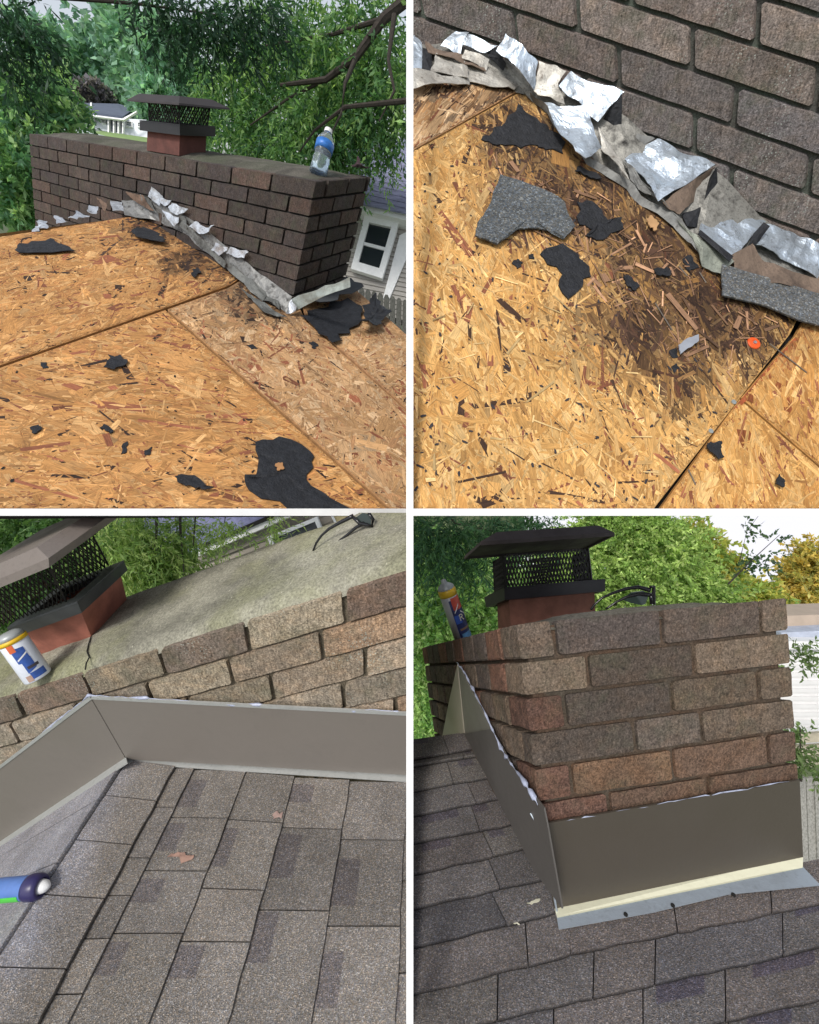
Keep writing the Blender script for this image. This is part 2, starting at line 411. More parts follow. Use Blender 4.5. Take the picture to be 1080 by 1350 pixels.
def patch(name, pl, pts, mat, par=None, h=.002, curl=.0, thick=.0025, col=None, sub=4, rough=.24, seed=None, lift=None):
    """torn flat scrap lying on a surface: jagged outline, a little curl, real thickness"""
    g = random.Random(seed if seed is not None else int(pts[0][0] * 13 + pts[0][1]))
    q = [pl.px2(*p) for p in pts]; Q = []
    for i in range(len(q)):
        a, b = q[i], q[(i + 1) % len(q)]; L = np.linalg.norm(b - a); Q.append(a)
        for k in range(1, sub): 
            m = a + (b - a) * k / sub; nn = np.array([-(b - a)[1], (b - a)[0]]) / (L + 1e-9); Q.append(m + nn * g.uniform(-1, 1) * L * rough * .5)
    c = np.mean(Q, 0); R = max(np.linalg.norm(x - c) for x in Q); V = []; Fc = []; n = len(Q); rings = (1., .66, .33)
    for r in rings:
        for i, x in enumerate(Q):
            y = c + (x - c) * r; e = np.linalg.norm(y - c) / R
            hh = h + curl * R * (e ** 2) * (.5 + .5 * mnoise.noise(Vector((y[0] * 14, y[1] * 14, 2)))) + .06 * R * curl * 4 * mnoise.noise(Vector((y[0] * 30, y[1] * 30, 5)))
            if lift: hh += lift[0] * max(0, (y - c) @ np.array(lift[1]) / R)
            V.append(pl.p3(y[0], y[1], max(hh, .0012 + .0006 * (1 - r))))
    V.append(pl.p3(c[0], c[1], h))
    for r in range(2):
        for i in range(n): Fc.append((r * n + i, r * n + (i + 1) % n, (r + 1) * n + (i + 1) % n, (r + 1) * n + i))
    for i in range(n): Fc.append((2 * n + i, 2 * n + (i + 1) % n, 3 * n))
    o = mesh(name, V, Fc, mat, par, col=col)
    md = o.modifiers.new('sheet', 'SOLIDIFY'); md.thickness = thick; md.offset = 1
    return o
def sheet(name, pts, mat, par=None, nx=6, ny=6, crinkle=.004, thick=.0008, freq=18, smooth=False, seed=0, col=None):
    """bent metal sheet through a grid of control points (rows of world points), crumpled"""
    G = np.array(pts, float); r, c = G.shape[:2]; V = []; 
    for j in range(ny + 1):
        y = j / ny * (r - 1); j0 = min(int(y), r - 2); fy = y - j0
        for i in range(nx + 1):
            x = i / nx * (c - 1); i0 = min(int(x), c - 2); fx = x - i0
            p = (G[j0, i0] * (1 - fx) + G[j0, i0 + 1] * fx) * (1 - fy) + (G[j0 + 1, i0] * (1 - fx) + G[j0 + 1, i0 + 1] * fx) * fy
            n = np.array([mnoise.noise(Vector(p * freq) + Vector((seed, k * 7, 0))) for k in range(3)])
            n2 = np.array([mnoise.noise(Vector(p * freq * 3.1) + Vector((seed, k * 5, 9))) for k in range(3)]); V.append(p + n * crinkle + n2 * crinkle * .35)
    Fc = [(j * (nx + 1) + i, j * (nx + 1) + i + 1, (j + 1) * (nx + 1) + i + 1, (j + 1) * (nx + 1) + i) for j in range(ny) for i in range(nx)]
    return mesh(name, V, Fc, mat, par, smooth=smooth, thick=thick, col=col)

# ------------------------------------------------------------------ foliage
def leaves(name, root, blobs, ntw, lpt, leaf, wid, tl, droop, cols, seed, shell=.55, spread=.9):
    g = np.random.default_rng(seed); B = np.array([(*P(b[0], b[1], b[2]), b[3] * b[2] / F, b[4] * b[2] / F, b[5]) for b in blobs])
    wgt = np.array([b[3] * b[4] for b in blobs]); wgt = wgt / wgt.sum(); bi = g.choice(len(B), ntw, p=wgt)
    d = g.normal(size=(ntw, 3)); d /= np.linalg.norm(d, axis=1)[:, None]; r = (shell + (1 - shell) * g.random(ntw)) * (1 + .12 * g.normal(size=ntw)); r[g.random(ntw) < .3] *= .7
    off = d * r[:, None] * B[bi, 3:6]
    st = B[bi, :3] + off @ ROT.T
    dirv = nrm_rows(off @ ROT.T + 1e-6) * spread + g.normal(size=(ntw, 3)) * .5 + np.array([0, 0, -1.]) * droop
    dirv = nrm_rows(dirv)
    tt = (np.arange(lpt) + g.random((ntw, lpt))) / lpt
    pos = st[:, None] + dirv[:, None] * tt[..., None] * tl + np.array([0, 0, -1.]) * (droop * .35 * tl) * (tt ** 2)[..., None]
    pos = pos.reshape(-1, 3); n = len(pos)
    a = nrm_rows(np.repeat(dirv, lpt, 0) * .7 + g.normal(size=(n, 3)) * .75 + np.array([0, 0, -1.]) * droop * .5)
    b = nrm_rows(np.cross(a, g.normal(size=(n, 3))))
    L = leaf * np.exp(g.normal(0, .25, n))[:, None]; Wd = wid * np.exp(g.normal(0, .25, n))[:, None]
    nn = np.cross(a, b)
    V = np.stack([pos, pos + a * L * .45 + b * Wd / 2 + nn * Wd * .15, pos + a * L, pos + a * L * .45 - b * Wd / 2 + nn * Wd * .15], 1)
    cl = np.array(cols); tw = np.repeat(g.random(ntw) * .75, lpt) + g.random(n) * .25
    x = tw * (len(cl) - 1); i0 = np.minimum(x.astype(int), len(cl) - 2); f = (x - i0)[:, None]
    C = (cl[i0] * (1 - f) + cl[i0 + 1] * f) * np.exp(g.normal(0, .22, n))[:, None]
    return mesh(name, V.reshape(-1, 3), np.arange(4 * n).reshape(-1, 4), MLEAF, root, col=np.repeat(C, 4, 0))
def nrm_rows(a): return a / np.linalg.norm(a, axis=1)[:, None]
def tree(label, cat, blobs, limbs, ntw, lpt, leaf, wid, tl, droop, cols, seed, name='tree', group=None, **kw):
    b = P(*limbs[0][0][:3]) if limbs else P(*blobs[0][:3])
    t = thing(name, b, label, cat, group)
    for i, l in enumerate(limbs):
        pts = [P(*q[:3]) for q in l]; mesh('trunk' if i == 0 else 'limb', *tube(pts, [q[3] for q in l], 7), MBARK, t)
    leaves('crown', t, blobs, ntw, lpt, leaf, wid, tl, droop, cols, seed, **kw)
    return t

# ================================================================== open ground far below
gm = NT('grass_ground'); gm = gm.done(gm.ramp(gm.noise(.4, 6), [(.3, (.05, .075, .03)), (.7, (.09, .11, .05))]), .95)
o = mesh('ground', [(-1500, -1500, 0), (1500, -1500, 0), (1500, 1500, 0), (-1500, 1500, 0)], [(0, 1, 2, 3)], gm); o['kind'] = 'structure'

def Z(x0, y0, s, pts): return [(x0 + x * s, y0 + y * s) for x, y in pts]
def near_hit(pls, x, y, lift):
    d = min((np.linalg.norm(pl.hit(x, y) - EYE) for pl in pls if (pl.hit(x, y) - EYE) @ FWD > 0))
    return EYE + nrm(ray(x, y)) * (d - lift)

# ================================================================== A. stripped roof with long chimney, trees and houses behind
H = .075
MBA = m_brick('dark_brown_brick', 0, .3)
MMA = m_mortar('dark_mortar', (.014, .013, .012), (.028, .025, .021))
PALA = [(.074, .06, .054), (.085, .066, .058), (.062, .051, .048), (.072, .06, .058), (.095, .068, .058), (.066, .055, .05)]
DA = Plane(FA.W(.978, 0, -.345), FA.W(.978, -1, -.345), FA.W(0, 0, -.6))
WA = Plane(FA.W(0, 0, 0), FA.W(1, 0, 0), FA.W(0, 0, -1))
ca = thing('brick_chimney', FA.W(1, .26, -.6), 'long dark brown brick chimney rising at the edge of the bare wood roof, seen whole', 'chimney')
def corner_stack(fr, root, mat, pal, U, V, rows, seed, w_extra, fj=None, tint=None, amp=.0022, span_lo=None, LB=.203):
    """running bond: even rows turn the corner with a front stretcher, odd rows with a side stretcher"""
    random.seed(seed)
    for i in range(rows):
        w1, w0 = -i * H - .0045, -(i + 1) * H + .0045
        if i == 0: w1 = .0
        j = fj[i % len(fj)] if fj else None
        if j is None: j = [LB * (k + (0 if i % 2 == 0 else .5)) for k in range(1 if i % 2 == 0 else 0, 40)]
        j = [x + random.uniform(-.006, .006) for x in j]
        sidecorner = j[0] < .15
        for a, b in spans(j, 0, U):
            if b - a < .012: continue
            first = a < .001
            p = random.uniform(0, .003); c = pick(pal); c = tint(i, a, c) if tint else c
            brick(fr, root, mat, a, b, -p, .2 if first and sidecorner else .0975, w0, w1, c, amp)
        s = [.2 + .0 if sidecorner else .0975] 
        js = [s[0] + .005 + LB * k for k in range(0, 40)]
        lo = js[0] + .005; js = [x + random.uniform(-.006, .006) for x in js[1:]]
        for a, b in spans(js, lo, V):
            if b - a < .012: continue
            p = random.uniform(0, .003)
            brick(fr, root, mat, -p, .0975, a, b, w0, w1, pick(pal), amp)
corner_stack(FA, ca, MBA, PALA, 2.03, .53, 9, 3, 0)
# hidden far sides: plain courses, and the recessed mortar body
V, Fc = hexa([FA.W(*q) for q in ((.009, .009, -1.0), (2.02, .009, -1.0), (2.02, .52, -1.0), (.009, .52, -1.0))], [FA.W(*q) for q in ((.009, .009, -.012), (2.02, .009, -.012), (2.02, .52, -.012), (.009, .52, -.012))])
mesh('mortar', V, Fc, MMA, ca)
MCA = m_crown('mossy_dark_crown', (.13, .12, .1), (.07, .08, .05), .7)
crown(FA, ca, MCA, .006, 2.024, .006, .524, .03)
RUSTA = plain('dull_red_clay', (.12, .045, .035), .85, 0, .3, 14, .3)
lvA = dict(base=((237, 196), 2.30, 194, 272), flue=((237, 178), 2.27, 194.5, 272), bandl=((237.3, 178.5), 2.24, 184.5, 284), bandt=((237, 165.5), 2.22, 184, 284),
           meshb=((237, 167), 2.24, 197, 273), mesht=((236, 137), 2.2, 196, 277), hoodl=((236, 138.5), 2.1, 167.5, 303.5), hoodh=((236, 135.8), 2.1, 168, 302.5), hoodt=((237, 126.5), 2.15, 184, 280))
cap(FA, lvA, FA.u, FA.v, 'black hooded cap with mesh screen on the mossy top beside the water bottle', [RUSTA, MBLACKMETAL, MBLACKMETAL, plain('brown_hood', (.024, .018, .017), .6, 0, .3, 12)], bars=13, hoodtop=0, rw=.0022)

def dsum(xy, blobs):
    x, y = xy[:, 0], xy[:, 1]; m = np.zeros(len(xy))
    for cx_, cy_, rx, ry in blobs: m = np.maximum(m, np.exp(-(((x - cx_) / rx) ** 2 + ((y - cy_) / ry) ** 2)))
    return m
def wood_tone(pal, blobs, dark, dens=1., red=(.28, .1, .05), rp=.06, blk=.03):
    pal = np.array(pal)
    def f(Wp, g):
        n = len(Wp); C = pal[g.integers(0, len(pal), n)] * np.exp(g.normal(0, .13, n))[:, None]
        k = g.random(n); C[k < rp] = np.array(red) * np.exp(g.normal(0, .2, (k < rp).sum()))[:, None]
        b = k > 1 - blk; C[b] = np.array(dark) * 1.2
        xy = pixn(Wp); jit = np.array([[mnoise.noise(Vector((q[0] * .03, q[1] * .03, 1))), mnoise.noise(Vector((q[0] * .03, q[1] * .03, 7)))] for q in xy]) * 34 + g.normal(0, 9, (n, 2))
        s = dsum(xy + jit, blobs) * dens + g.normal(0, .17, n); s = np.clip(s, 0, 1)[:, None]
        return C * (1 - s) + np.array(dark) * np.exp(g.normal(0, .35, n))[:, None] * s
    return f
bare = thing('stripped_roof_deck', DA.px(250, 500), 'bare orange strand board roof slope with a dark stain below the long chimney', 'roof')
PWA = [(0.53, 0.269, 0.095), (0.57, 0.302, 0.112), (0.48, 0.236, 0.077), (0.63, 0.364, 0.15), (0.51, 0.255, 0.086), (0.44, 0.203, 0.069)]
SA = [(215, 300, 45, 22), (262, 340, 40, 26), (310, 385, 36, 24), (360, 410, 45, 18), (180, 298, 30, 9)]
tA = wood_tone(PWA, SA, (.035, .02, .014), 1.1)
tA2 = wood_tone([(a * .95, b * 1.1, c * 1.5) for a, b, c in PWA], SA, (.035, .02, .014), 1.)
board(DA, bare, [(-150, 335.5), (180, 284.5), (186, 284), (322, 363), (303, 376), (-150, 534)], MFLAKE, 30000, .07, .014, .4, .5, tA, 1, base=(.4, .19, .06))
board(DA, bare, [(-150, 537.5), (218, 408.8), (511, 672), (-150, 672)], MFLAKE, 28000, .07, .014, 2.0, .6, tA, 2, base=(.4, .19, .06))
board(DA, bare, [(221, 408), (305, 378.5), (324, 365), (394, 404), (404, 424), (541, 546), (541, 672), (516, 672)], MFLAKE, 19000, .07, .014, .9, .6, tA2, 3, base=(.42, .22, .09))
board(DA, bare, [(398, 402), (470, 383), (482, 393), (541, 446), (541, 543), (405, 421)], MFLAKE, 8000, .07, .014, .2, .6, tA2, 4, base=(.42, .22, .1))
V, Fc = prism([DA.px(x, y, -.03) for x, y in [(-150, 336), (186, 284), (395, 403), (470, 384), (541, 448), (541, 664), (-150, 664)]], -DA.n * .02)
mesh('underlayment', V, Fc, MDARK, bare)
bk = [FA.W(.978, 0, -.355), FA.W(.978, -2.2, -.355), FA.W(2.6, -2.2, -.95), FA.W(2.6, 0, -.95)]
mesh('back_slope', *prism(bk, -FA.up * .02), plain('back_board', (.4, .2, .07), .85, 0, .3, 40), bare)

# torn step flashing along the chimney
fa = thing('step_flashing', FA.W(.6, -.02, -.45), 'crumpled shiny step flashing torn up along the foot of the long chimney', 'flashing')
DULL = m_metal('dull_flashing', (.17, .175, .165), .5, .5, (.03, .027, .024), gr=.9)
BROWNM = m_metal('rusty_flashing', (.2, .13, .09), .6, .4, (.04, .03, .025), .7)
K0 = lambda x, y, l: near_hit([WA, DA], x, y, l)
sheet('flashing_base', [[K0(*q, .006) for q in [(160, 264), (200, 264), (250, 287), (300, 325), (345, 362), (386, 391)]], [K0(*q, .012) for q in [(165, 284), (205, 291), (240, 306), (294, 350), (343, 392), (378, 412)]]], m_metal('grimy_base_flashing', (.26, .26, .25), .4, .6, (.014, .012, .011), 1., .3, 30), fa, 30, 4, .01, .001, 14, seed=77)
for i, (q, m, l) in enumerate([
    ([(202, 248), (214, 259), (196, 259), (211, 271)], GALV, .05), ([(213, 262), (225, 267), (211, 270), (218, 274)], GALV, .05),
    ([(227, 267), (246, 273), (222, 275), (236, 284)], GALV, .05), ([(214, 277), (237, 286), (219, 284), (229, 298)], GALV, .07),
    ([(236, 284), (242, 286), (240, 303), (248, 302)], DULL, .05), ([(258, 294), (284, 299), (250, 301), (262, 308)], GALV, .05),
    ([(285, 321), (303, 325), (279, 327), (291, 337)], GALV, .05), ([(305, 327), (326, 332), (298, 333), (319, 341)], GALV, .05),
    ([(164, 252), (186, 257), (180, 268), (204, 279)], BROWNM, .05), ([(184, 256), (197, 262), (190, 275), (207, 280)], DULL, .04),
    ([(50, 288), (63, 291), (50, 301), (62, 302)], GALV, .03), ([(72, 283), (85, 288), (76, 297), (87, 293)], GALV, .03),
    ([(100, 278), (116, 284), (91, 286), (101, 291)], GALV, .04), ([(117, 270), (130, 274), (114, 278), (126, 283)], GALV, .04),
    ([(128, 259), (132, 262), (137, 279), (143, 275)], BROWNM, .04), ([(146, 264), (161, 266), (150, 278), (162, 277)], GALV, .04),
    ([(163, 269), (182, 276), (164, 276), (184, 281)], GALV, .04), ([(340, 375), (369, 399), (340, 391), (368, 407)], DULL, .04),
    ([(384, 393), (392, 405), (376, 411), (388, 411)], GALV, .05), ([(385, 396), (459, 363), (389, 411), (459, 375)], m_metal('grey_green_flashing', (.36, .4, .37), .4, .6, gr=.5), .03),
    ([(318, 378), (342, 394), (345, 408), (379, 420)], DULL, .05), ([(238, 290), (300, 345), (234, 296), (296, 352)], DULL, .05),
    ([(300, 345), (350, 385), (296, 353), (345, 395)], DULL, .05), ([(44, 296), (52, 297), (43, 303), (52, 304)], GALV, .03)]):
    pts = [[near_hit([WA, DA], *q[0], l), near_hit([WA, DA], *q[1], l)], [near_hit([WA, DA], *q[2], l), near_hit([WA, DA], *q[3], l)]]
    sheet('flashing_piece', pts, m, fa, 8, 8, .014, .001, 12, seed=i)
sc = lambda nm, pl, pts, mat, lab, cat, grp=None, **kw: setp(patch(nm, pl, pts, mat, **kw), lab, cat, grp)
sc('tar_paper', DA, [(390, 412), (455, 378), (478, 391), (444, 409)], plain('grey_paper', (.05, .055, .06), .8), 'stiff dark grey sheet sticking out under the chimney corner flashing', 'roofing felt', h=.05, curl=.05)
sc('tar_paper', DA, [(396, 420), (420, 410), (458, 399), (478, 413), (460, 436), (438, 457), (418, 440)], MFELT, 'glossy black sheet spread flat below the chimney corner', 'roofing felt', h=.012, curl=.08)
sc('tar_paper', DA, [(486, 404), (494, 402), (505, 414), (515, 419), (504, 430), (495, 441), (474, 442), (478, 425)], MFELT, 'crumpled black sheet bunched up at the roof edge near the fence', 'roofing felt', h=.03, curl=.25)
G1 = 'black felt scraps on the bare roof'
for pts, lab, kw in [
    ([(27, 325), (62, 321), (68, 318), (80, 325), (101, 335), (70, 337), (27, 338)], 'long black felt scrap lying by itself near the ridge at far left', dict(h=.012, curl=.05)),
    ([(176, 309), (190, 306), (203, 310), (216, 318), (219, 326), (200, 323), (180, 318)], 'black felt scrap in the stain right below the torn flashing', dict(h=.02, curl=.1)),
    ([(143, 470), (152, 473), (160, 471), (169, 480), (152, 491), (138, 488)], 'small jagged black scrap above the middle of the orange boards', dict(h=.008, curl=.1)),
    ([(337, 585), (368, 578), (409, 597), (413, 618), (404, 633), (409, 643), (466, 676), (383, 676), (328, 648), (323, 628), (335, 633), (340, 617)], 'largest black felt scrap with a hole, at the near edge of the bare roof', dict(h=.006, curl=.03, sub=3)),
    ([(232, 633), (240, 630), (257, 631), (283, 648), (272, 650), (255, 646), (237, 641)], 'narrow black scrap left of the largest felt scrap', dict(h=.012, curl=.15)),
    ([(407, 453), (413, 451), (420, 456), (414, 461)], 'tiny black crumb between chimney corner and board seam', dict(h=.004)),
    ([(40, 566), (52, 562), (56, 567), (46, 574)], 'tiny black crumb at the left on the near board', dict(h=.006)),
    ([(132, 566), (138, 561), (150, 569), (146, 575)], 'small black crumb on the near board below the jagged scrap', dict(h=.006)),
    ([(162, 587), (168, 583), (167, 598), (160, 600)], 'thin upright black sliver on the near board', dict(h=.004)),
    ([(190, 596), (201, 590), (199, 600), (191, 602)], 'thin black sliver right of the upright one', dict(h=.004)),
    ([(54, 479), (62, 479), (64, 486), (57, 487)], 'tiny black crumb beside the left end of the seam', dict(h=.004)),
    ([(325, 456), (334, 455), (340, 460), (331, 461)], 'small dull crumb beside the downhill seam', dict(h=.004)),
    ([(254, 358), (262, 357), (266, 362), (257, 369)], 'grey flake in the stain just uphill of the seam', dict(h=.01, curl=.1))]:
    sc('felt_scrap', DA, pts, MFELT, lab, 'felt scrap', G1, **kw)
setp(patch('wood_chip', DA, [(363, 615), (372, 613), (375, 621), (366, 624)], plain('chip', (.4, .2, .08), .8), h=.011), 'small pale wood chip on the largest black scrap', 'wood chip')
# dots: nail holes and tar spots pressed into the boards
def dots(pl, root, region, n, seed, r=(.002, .005), mat=MDARK, name='tar_specks'):
    g = random.Random(seed); parts = []; poly = np.array([pl.px2(*q) for q in region]); lo, hi = poly.min(0), poly.max(0)
    while len(parts) < n:
        c = np.array([g.uniform(lo[0], hi[0]), g.uniform(lo[1], hi[1])])
        if not inpoly(c[None], poly)[0]: continue
        R = g.uniform(*r); k = g.randint(5, 7); st = g.uniform(1, 3); a0 = g.uniform(0, 6)
        q = [c + R * g.uniform(.5, 1.1) * np.array([math.cos(a0) * math.cos(2 * math.pi * i / k) * st - math.sin(a0) * math.sin(2 * math.pi * i / k), math.sin(a0) * math.cos(2 * math.pi * i / k) * st + math.cos(a0) * math.sin(2 * math.pi * i / k)]) for i in range(k)]
        parts.append((np.array([pl.p3(x[0], x[1], .0032) for x in q]), [tuple(range(k))]))
    o = mesh(name, *merge(parts), mat, root); o['kind'] = 'stuff'; return o
dots(DA, bare, [(0, 330), (180, 300), (520, 540), (520, 660), (0, 660)], 200, 5, (.0015, .004))

# bottle
MPET = NT('clear_bottle'); MPET.b.inputs['Transmission Weight'].default_value = .93; MPET.b.inputs['IOR'].default_value = 1.2; MPET = MPET.done((.85, .93, .97), .12)
bz = pix(FA.W(.08, .18, 0))[2]; b0 = WA.hit(419, 228); zc = pix(FA.W(.12, .2, .0))[2] * 1.0
CPA = Plane(FA.W(0, 0, .012), FA.W(1, 0, .012), FA.W(0, 1, .012)); b0 = CPA.hit(419, 229.5); bzz = pix(b0)[2]; b1 = P(433.5, 171, bzz - .01)
bt = thing('water_bottle', b0, 'clear plastic water bottle with blue label standing on the chimney corner', 'bottle')
R0 = 11.5 * bzz / F
mesh('bottle_body', *lathe(b0, b1, [(0, R0 * .8), (.03, R0), (.2, R0 * .98), (.24, R0 * .92), (.3, R0), (.4, R0 * .88), (.48, R0 * .95), (.68, R0), (.74, R0 * .97), (.84, R0 * .68), (.9, R0 * .4), (.94, R0 * .38)], 24), MPET, bt, smooth=True)
mesh('water', *lathe(b0, b1, [(.02, R0 * .8), (.05, R0 * .93), (.38, R0 * .84), (.5, R0 * .9)], 20), MPET, bt, smooth=True)
mesh('label', *lathe(b0, b1, [(.5, R0 * 1.02), (.69, R0 * 1.03)], 24), plain('blue_label', (.03, .16, .5), .4, 0, .3, 60), bt, smooth=True)
mesh('bottle_cap', *lathe(b0, b1, [(.92, R0 * .46), (1., R0 * .44)], 16), MWHITE, bt)
rd = CPA.px(470, 228, .0)
setp(patch('cloth_scrap', CPA, [(466, 225), (471, 221), (479, 225), (483, 229), (470, 230)], plain('dark_red', (.03, .008, .01), .8), h=.02, curl=.2), 'dark crumpled scrap behind the water bottle', 'scrap')

# neighbour's house at the right
hz = 7.5; UPA = FA.up
SID = plain('tan_siding', (.40, .375, .34), .6, 0, .06, 3)
hb = thing('neighbour_house', P(500, 400, hz), 'grey sided house corner with a white window and bluish roof behind the chimney', 'house')
rows = []
for i in range(22):
    y0 = 276 + i * 6.2; a = .26
    f0 = [(446 - (i * 1.2), y0 - 12), (548, y0 + 12), (548, y0 + 18.4), (446 - i * 1.2, y0 - 5.6)]
    V = np.array([P(*f0[0], hz + .012), P(*f0[1], hz + .012), P(*f0[2], hz - .012), P(*f0[3], hz - .012)])
    rows.append((np.concatenate([V, V + FWD * .05]), hexa(V, V)[1]))
mesh('siding_wall', *merge(rows), SID, hb)
V, Fc = ppx([(465, 284), (489, 288), (526, 310), (509, 393), (440, 380)], hz + .08, .1); mesh('sheathing', V, Fc, SID, hb)
wf = [(481, 283.5), (526, 293), (504, 367), (462.6, 354)]
def framework(par, q, z, wpx, mat, pane, bar=None):
    q = np.array(q, float); c = q.mean(0)
    L = np.linalg.norm(q[1] - q[0]); Hh = np.linalg.norm(q[3] - q[0])
    def I(fu, fv): return (q[0] * (1 - fu) + q[1] * fu) * (1 - fv) + (q[3] * (1 - fu) + q[2] * fu) * fv
    a, b = wpx / L, wpx / Hh; parts = []
    for (u0, u1, v0, v1) in ((0, 1, 0, b), (0, 1, 1 - b * 1.4, 1), (0, a, b, 1 - b * 1.4), (1 - a, 1, b, 1 - b * 1.4)):
        parts.append(ppx([I(u0, v0), I(u1, v0), I(u1, v1), I(u0, v1)], z, .1))
    if bar: parts.append(ppx([I(a, bar - b * .25), I(1 - a, bar - b * .25), I(1 - a, bar + b * .25), I(a, bar + b * .25)], z + .03, .03))
    f = mesh('window', *merge(parts), mat, par)
    mesh('pane', *ppx([I(a, b), I(1 - a, b), I(1 - a, 1 - b), I(a, 1 - b)], z + .05, .02), pane, f)
    return f
framework(hb, wf, hz - .14, 8, MWHITE, MGLASS, .5)
mesh('eave_board', *ppx([(464, 268), (548, 286), (548, 293), (462, 274)], hz - .25, .25), MWHITE, hb)
mesh('corner_board', *ppx([(527, 310), (548, 300), (548, 312), (513, 395), (505, 393)], hz - .03, .15), MWHITE, hb)
MRF = plain('blue_grey_shingle', (.2, .205, .3), .9, 0, .35, 9, .3)
rfp = []
for i in range(14):
    y0 = 272 - i * 7; rfp.append(hexa([P(455, y0 - 6, hz - .3 + i * .22), P(550, y0 + 14, hz - .3 + i * .22), P(550, y0 + 6, hz - .06 + i * .22), P(455, y0 - 14, hz - .06 + i * .22)],
                                      [P(455, y0 - 6, hz - .3 + i * .22) + UPA * .02, P(550, y0 + 14, hz - .3 + i * .22) + UPA * .02, P(550, y0 + 6, hz - .06 + i * .22) + UPA * .004, P(455, y0 - 14, hz - .06 + i * .22) + UPA * .004]))
mesh('roof', *merge(rfp), MRF, hb)
sw = []
for i in range(16):
    y0 = 318 + i * 5.5; sw.append(ppx([(530, y0 + 9), (552, y0 - 6), (552, y0 - 1.), (530, y0 + 14)], hz + .05 + (i % 2) * .01, .05))
mesh('side_wall', *merge(sw), plain('pale_siding', (.42, .42, .43), .6, 0, .05, 3), hb)
# picket fence below it
fe = thing('picket_fence', P(500, 430, 6.6), 'weathered dark board fence with rounded tops below the neighbour house', 'fence')
MFE = NT('weathered_fence'); MFE = MFE.done(MFE.ramp(MFE.noise(9, 6, .7, MFE.map(MFE.obj(), (6, 6, .6))), [(.3, (.035, .036, .03)), (.7, (.11, .11, .095))]), .9)
for i in range(15):
    x = 432 + i * 8.2; y = 371 + (x - 445) * .28; lean = -2
    V, Fc = ppx([(x + .5, y + 4), (x + 2.4, y), (x + 5.6, y + .6), (x + 7.6, y + 5), (x + 7.6 + lean, y + 110), (x + .5 + lean, y + 110)], 6.6 + (i % 2) * .012, .03)
    mesh('picket', V, Fc, MFE, fe)
mesh('rail', *ppx([(430, 392), (552, 428), (552, 434), (430, 398)], 6.65, .05), MFE, fe)

# ranch house across the street, lawn, drive
rh = thing('ranch_house', P(140, 165, 25), 'low white ranch house with a blue grey roof and porch, far beyond the chimney', 'house')
WS = plain('white_siding', (.72, .76, .8), .6, 0, .05, 2)
mesh('wall', *ppx([(84, 147), (162, 156), (193, 158), (196, 182), (160, 177), (88, 163)], 25, 5), WS, rh)
RB = plain('slate_blue_roof', (.1, .12, .17), .9, 0, .15, 3)
V = np.array([P(80, 146, 24.4), P(164, 157, 24.4), P(156, 140, 28), P(102, 138.5, 28)]); mesh('roof', *prism(V, UPA * .12), RB, rh)
V = np.array([P(162, 157, 24.3), P(178, 146.5, 27), P(156, 140, 28), P(150, 141, 28)]); mesh('roof', *prism(V, UPA * .12), RB, rh)
V = np.array([P(76, 141, 25.5), P(100, 143, 25.5), P(95, 134, 28.5), P(78, 133, 28.5)]); mesh('roof', *prism(V, UPA * .12), RB, rh)
mesh('eave_board', *ppx([(82, 146), (163, 156.5), (163, 158.2), (82, 147.8)], 24.3, .1), MWHITE, rh)
mesh('eave_board', *ppx([(161, 156.5), (180, 146), (180, 147.6), (163, 158.4)], 24.25, .1), MWHITE, rh)
for q in ([(115, 153), (125, 154.3), (125, 161.5), (115, 160)], [(133, 156), (139, 156.8), (139, 163), (133, 162)], [(165.5, 159), (174.5, 160), (174.5, 167.5), (165.5, 166.3)], [(181, 160.5), (189, 161.3), (189, 168.5), (181, 167.5)]):
    framework(rh, q, 24.9, .9, MWHITE, plain('hazy_pane', (.16, .19, .22), .2), .5)
mesh('carport_shade', *ppx([(89.5, 154), (111, 156.5), (111, 166), (89.5, 162.5)], 24.95, .2), plain('shade_grey', (.1, .12, .13), .9), rh)  # dark slab on the wall; the carport's shade put into its colour
mesh('porch_shade', *ppx([(142, 157), (163, 160), (163, 174), (142, 172)], 24.95, .2), plain('porch_shade_grey', (.12, .14, .16), .9), rh)  # solid slab, its grey stands for the shade inside the porch
for x in (102, 142, 149, 155, 161): mesh('post', *ppx([(x, 155), (x + 1.6, 155.2), (x + 1.6, 176 if x > 110 else 165), (x, 175.6 if x > 110 else 164.6)], 24.6, .15), MWHITE, rh)
mesh('chimney_stub', *ppx([(119, 135), (121, 135), (121, 140), (119, 140)], 27, .3), MWHITE, rh)
o = mesh('lawn', [P(70, 164, 24.9), P(200, 182, 24.9), P(240, 196, 16), P(30, 200, 16)], [(0, 1, 2, 3)], plain('lawn_green', (.2, .3, .1), .95, 0, .25, 2)); o['kind'] = 'structure'
o = mesh('driveway', [P(78, 163.5, 24.8) , P(150, 176, 24.2), P(140, 182, 18), P(60, 176, 18)], [(0, 1, 2, 3)], plain('pale_concrete', (.5, .56, .56), .9, 0, .08, 1)); o['kind'] = 'structure'

